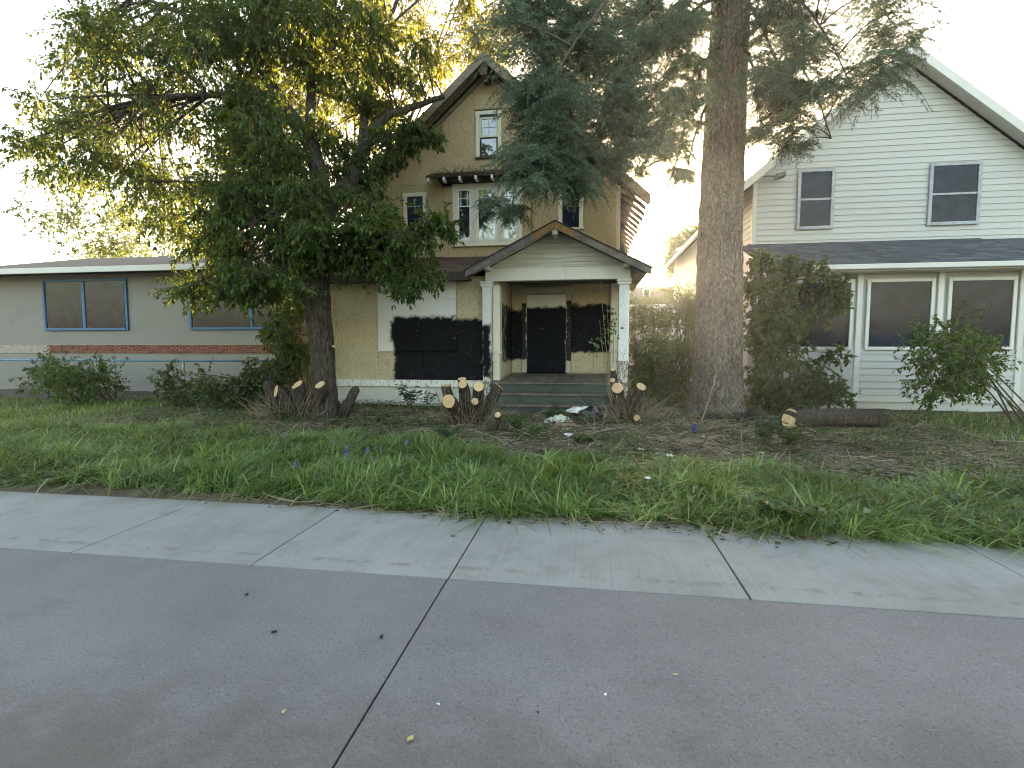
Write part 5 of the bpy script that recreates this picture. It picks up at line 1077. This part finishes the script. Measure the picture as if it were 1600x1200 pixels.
np_obj('grass', *join_np([g1, g2, g3]), M['grass'], kind='stuff'); 
# far side grass out of the frame
N = 22000; x = np.concatenate([RNG.uniform(-22, -11, N // 2), RNG.uniform(6.5, 20, N // 2)]); y = RNG.uniform(4.9, 13, N); np_obj('lawn_grass', *blades(x, y, RNG.uniform(.06, .2, N), .6, .008), M['grass'], kind='stuff')
# litter: straw, sticks, leaves
N = 30000; x = RNG.uniform(-10, 7, N); y = RNG.uniform(6.2, 13.2, N); dn = fbm(x, y, .9, 12); k = (dn > -.35) & ((x > -7.0) | (y > 9)) & (RNG.random(N) < np.interp(x, [-9, -5, -3, 6], [.4, .6, 1, 1])); x, y = x[k], y[k]; n = len(x)
P = np.stack([x, y, gz_np(x, y) + RNG.uniform(.0, .05, n)], 1); D = rnd_dir(n); D[:, 2] *= .16; st1 = sticks_np(P, D, RNG.uniform(.05, .34, n), RNG.uniform(.0015, .0045, n))
N = 4200; x = RNG.uniform(-9, 6.5, N); y = RNG.uniform(6.3, 12.6, N); k = RNG.random(N) < np.interp(x, [-9, -5, -3, 6], [.35, .6, 1, 1]); x, y = x[k], y[k]; n = len(x)
P = np.stack([x, y, gz_np(x, y) + RNG.uniform(.0, .07, n)], 1); D = rnd_dir(n); D[:, 2] *= .22; st3 = sticks_np(P, D, RNG.uniform(.12, .6, n), RNG.uniform(.003, .0075, n))
N = 700; x = RNG.uniform(-4.2, 2.2, N); y = front_edge(x) + RNG.normal(-.05, .08, N); P = np.stack([x, np.maximum(y, 4.45), np.full(N, .006)], 1); D = rnd_dir(N); D[:, 2] *= .05; D[:, 1] *= .5; st2 = sticks_np(P, D, RNG.uniform(.03, .25, N), RNG.uniform(.001, .003, N))
np_obj('twig_litter', *join_np([st1, st2, st3]), M['litter'], kind='stuff')
N = 9000; x = RNG.uniform(-9, 6.5, N); y = RNG.uniform(6.2, 13, N); P = np.stack([x, y, gz_np(x, y) + .012], 1); D = rnd_dir(N); D[:, 2] *= .25
N2 = 260; x2 = RNG.uniform(-4, 2, N2); y2 = front_edge(x2) + RNG.normal(-.02, .1, N2); P2 = np.stack([x2, y2, np.full(N2, .008)], 1); D2 = rnd_dir(N2); D2[:, 2] *= .2
np_obj('leaf_litter', *leaves_np(np.concatenate([P, P2]), np.concatenate([D, D2]), RNG.uniform(.03, .09, N + N2), .6, .12, np.array([0, 0, 1.0])), M['deadleaf'], kind='stuff')
# broad leaved ground weeds mixed into grass and along the yard
N = 11000; x = RNG.uniform(-10, 6.5, N); y = RNG.uniform(5.0, 13, N); dn = fbm(x, y, 1.0, 21); left = np.interp(x, [-8, -4, -1, 2, 4.5], [.28, .15, .0, .0, .25]); k = dn + left > .2; x, y = x[k], y[k]; n = len(x)
rep = 4; P = np.repeat(np.stack([x, y, gz_np(x, y)], 1), rep, 0) + RNG.normal(0, .05, (n * rep, 3)) * [1, 1, .0]; P[:, 2] += RNG.uniform(.02, .16, n * rep); D = rnd_dir(n * rep); D[:, 2] = D[:, 2] * .4 - .05
np_obj('ground_weeds', *leaves_np(P, D, RNG.uniform(.03, .075, n * rep), .62, .1, np.array([0, 0, 1.0])), M['weed_leaf'], kind='stuff')
N = 1100; x = RNG.uniform(.2, 5.5, N); y = RNG.uniform(4.55, 6.4, N); k = (y > front_edge(x) - .05) & (RNG.random(N) < np.interp(x, [.2, 1.5, 4], [.25, .8, 1])); x, y = x[k], y[k]; n = len(x)
P = np.stack([x, y, gz_np(x, y) + RNG.uniform(.03, .26, n)], 1); D = rnd_dir(n); D[:, 2] = D[:, 2] * .4 - .1
np_obj('cut_leaves', *leaves_np(P, D, RNG.uniform(.05, .12, n), .6, .12, np.array([0, 0, 1.0])), M['pale_leaf'], kind='stuff')
# single weed plants that can be picked out
def weed(label, u, v, Y, r, hgt, leaf, mat, stems=9, per=14, width=.5, name='weed_plant', cat='plant', group=None):
    p = at(u, v, Y); o = thing(name, label, cat, (p.x, p.y, gz(p.x, p.y)), group); b_ = Vector(o.location); m = MB(); P = []; D = []
    for k in range(stems):
        a = random.uniform(0, 6.283); e = b_ + Vector((math.cos(a) * r * random.uniform(.2, 1), math.sin(a) * r * random.uniform(.2, 1), hgt * random.uniform(.6, 1.05))); pts = bez(b_, b_.lerp(e, .5) + Vector((0, 0, .3 * hgt)), e, 6); m.tube(pts, [.006, .006, .005, .005, .004, .003, .002], 4)
        for j in range(per): t = random.uniform(.25, 1) * 5.99; q_ = pts[int(t)].lerp(pts[int(t) + 1], t % 1); P.append(q_); D.append((math.cos(j * 2.4) + .3 * math.cos(a), math.sin(j * 2.4) + .3 * math.sin(a), random.uniform(-.25, .5)))
    m.build('stem', M['weed_stem'], o); np_obj('leaves', *leaves_np(np.array(P), np.array(D), leaf * RNG.uniform(.6, 1.2, len(P)), width, .1, np.array([0, 0, 1.0])), M[mat], o, kind='stuff'); return o
M['weed_stem'] = m_flat('weed_stem', (.09, .13, .05), .8)
M['grey_leaf'] = m_leaf('grey_green_leaf', [(.045, .085, .06), (.06, .11, .075), (.085, .14, .095)], .3)
weed('bluish green feathery weed at the back of the verge grass', 700, 690, 8.0, .35, .36, .09, 'grey_leaf', 14, 16, .3)
weed('bright green leafy weed beside the lone sapling stub', 808, 690, 8.8, .26, .36, .10, 'bush_leaf', 9, 12)
weed('trailing green weed between sapling stub and dirt', 835, 682, 8.6, .25, .22, .08, 'bush_leaf', 8, 12)
weed('heap of fresh green cut leaves lying on the bare dirt', 912, 694, 8.4, .32, .10, .11, 'pale_leaf', 14, 12)
weed('pale green cabbage like weed in front of the steps', 868, 655, 10.9, .26, .2, .11, 'pale_leaf', 10, 10)
weed('broad leaved weed climbing the foundation by the boarded basement window', 640, 632, 12.2, .5, .62, .12, 'vine_leaf', 14, 10, .75)
weed('small leafy weed at the foundation near the cut stems', 668, 636, 12.0, .3, .5, .10, 'vine_leaf', 7, 9, .7)
weed('tall grey green weed at the right edge of the dirt', 1195, 712, 8.2, .34, .5, .11, 'grey_leaf', 13, 15, .45)
weed('dark leafy weed right of the tall grey green weed', 1235, 712, 8.0, .36, .42, .11, 'vine_leaf', 12, 14, .5)
weed('bright green leafy weed at the foot of the leftmost stump', 440, 648, 9.7, .22, .34, .10, 'bush_leaf', 8, 12)
weed('yellow green weed growing through the porch steps', 868, 640, 11.5, .10, .42, .07, 'bush_leaf', 3, 14)
weed('low green weed clump right of the broken stub', 590, 664, 9.6, .4, .25, .08, 'bush_leaf', 12, 12)
weed('green sprouting weed right of the twiggy stump', 1022, 640, 11.2, .25, .45, .10, 'bush_leaf', 8, 12)
weed('leafy weed mass under the grass at the right corner of the verge', 1225, 800, 4.9, .5, .22, .10, 'bush_leaf', 16, 14)
# saplings with bare stems in front of the right porch post
yo = thing('young_sapling', 'thin bare stemmed sapling with a few leaves before the right porch post', 'sapling', (.62, 11.9, .03)); P = []; D = []
for (u1, v1, u2, v2, u3, v3, r) in ((952, 600, 945, 520, 938, 440, .010), (955, 600, 952, 540, 948, 470, .009), (950, 605, 940, 545, 937, 500, .008), (956, 600, 962, 520, 955, 480, .008), (958, 605, 975, 560, 985, 520, .006)):
    pts = bez(at(u1, v1, 11.9), at(u2, v2, 11.8), at(u3, v3, 11.9), 9); pts = [Vector((.62, 11.9, .0))] + pts; m = MB(); m.tube(pts, [r * 1.3] + [r * (1 - .6 * k / 9) for k in range(10)], 5); m.build('stem', M['paletwig'], yo)
for (u, v, s_, n) in ((932, 538, 12, 16), (944, 532, 10, 9), (955, 500, 12, 16), (958, 515, 10, 14), (950, 525, 10, 12), (957, 485, 7, 8)):
    for k in range(n): P.append(at(u + random.gauss(0, s_ * .6), v + random.gauss(0, s_ * .6), 11.85 + random.uniform(-.1, .1))); D.append(rnd_dir(1)[0] - np.array([0, 0, .4]))
np_obj('leaves', *leaves_np(np.array(P), np.array(D), RNG.uniform(.06, .12, len(P)), .7, .1, np.array([0, -.6, .7])), M['pale_leaf'], yo, kind='stuff')
# bellflowers
for i, (u, v) in enumerate(((542, 712), (462, 734), (574, 713), (583, 727), (635, 702), (595, 711), (445, 693), (634, 689), (520, 700))):
    p = at(u, v, 5); t = (.30 - EYE) / (p.z - EYE); x, y = p.x * t, 5 * t
    o = thing('bellflower', 'purple bellflower in the verge grass' if i else 'largest purple bellflower spike in the verge grass', 'flower', (x, y, gz(x, y)), 'purple bellflowers in the verge'); b_ = Vector((x, y, gz(x, y)))
    m = MB(); m.tube([b_, b_ + Vector((.01, 0, .2)), b_ + Vector((0, .01, .38))], [.004, .004, .003], 5); m.build('stem', M['weed_stem'], o); n = 22 if i == 0 else 8 if i < 5 else 5
    P = np.array([(x, y, b_.z + .38 - .0)] * n) - np.stack([np.zeros(n), np.zeros(n), np.linspace(0, .10 if i == 0 else .05, n)], 1); D = rnd_dir(n) + np.array([0, -.5, .1]); np_obj('petals', *leaves_np(P, D, .036 if i == 0 else .028, .75, .2), M['flower'], o, kind='stuff')
# long fallen sticks on the edge of the walk and in the yard
for i, (pts, r, lab) in enumerate((([(410, 772), (470, 786), (520, 777)], .010, 'pale bent stick at the left edge of the verge grass'), ([(550, 797), (610, 786), (660, 778)], .007, 'thin straight stick on the pale slab under the grass'), ([(800, 800), (870, 800), (930, 808)], .010, 'pale bowed stick lying along the middle of the grass edge'),
        ([(865, 790), (940, 802), (1000, 806)], .008, 'thin brown stick crossing the bowed one'), ([(1000, 810), (1070, 808), (1130, 816)], .009, 'long pale stick on the walk edge at the right'), ([(930, 820), (1010, 818), (1100, 812)], .004, 'hair thin straw across the slab'), ([(1100, 818), (1130, 830), (1190, 842)], .005, 'thin dark twig over the right slab joint'))):
    P = []
    for u, v in pts:
        p = at(u, v, 5); t = (.012 - EYE) / (p.z - EYE); P.append(Vector((p.x * t, 5 * t, .012 + r)))
    m = MB(); m.tube(bez(P[0], P[1] * 2 - (P[0] + P[2]) / 2, P[2], 8), [r * (1 - .5 * k / 8) for k in range(9)], 6, .1); m.top('fallen_stick', M['paletwig'], (P[1].x, P[1].y, .012), lab, 'stick', 'fallen sticks at the grass edge')
for i, (a, b_, h, r, lab) in enumerate((((900, 700, 8.6), (1000, 665, 10), .10, .012, 'long pale branch on the dirt right of the rubbish bag'), ((1095, 660, 10.6), (1118, 585, 11.2), .0, .016, 'grey stick leaning on the foot of the spruce'), ((1140, 640, 11.2), (1172, 600, 11.4), .0, .012, 'thin reddish twig at the right foot of the spruce'), ((775, 690, 8.8), (805, 690, 8.9), .05, .022, 'short thick stick under the sapling stub'))):
    p, q_ = at(*a), at(*b_)
    if h: p.z = h; q_.z = h + .02
    m = MB(); m.tube(bez(p, (p + q_) / 2 + Vector((.06, 0, .05)), q_, 7), [r * (1 - .5 * k / 7) for k in range(8)], 6, .12); m.top('loose_branch', M['paletwig'], (p.x, p.y, max(0, min(p.z, .1))), lab, 'branch')

# ------------------------------------------------------------------ thin air volume added to imitate the lens veil
hz = MB(); hz.box(-310, 310, -310, 310, -1.2, 20.0); hm = bpy.data.materials.new('veil_air'); hm.use_nodes = True; hm.node_tree.nodes.clear()
ho = hm.node_tree.nodes.new('ShaderNodeOutputMaterial'); hv = hm.node_tree.nodes.new('ShaderNodeVolumePrincipled')
hv.inputs['Color'].default_value = (.95, .95, .95, 1); hv.inputs['Density'].default_value = .00045; hv.inputs['Anisotropy'].default_value = .70
hm.node_tree.links.new(hv.outputs[0], ho.inputs['Volume']); hz.build('lens_veil_haze', hm, kind='stuff')
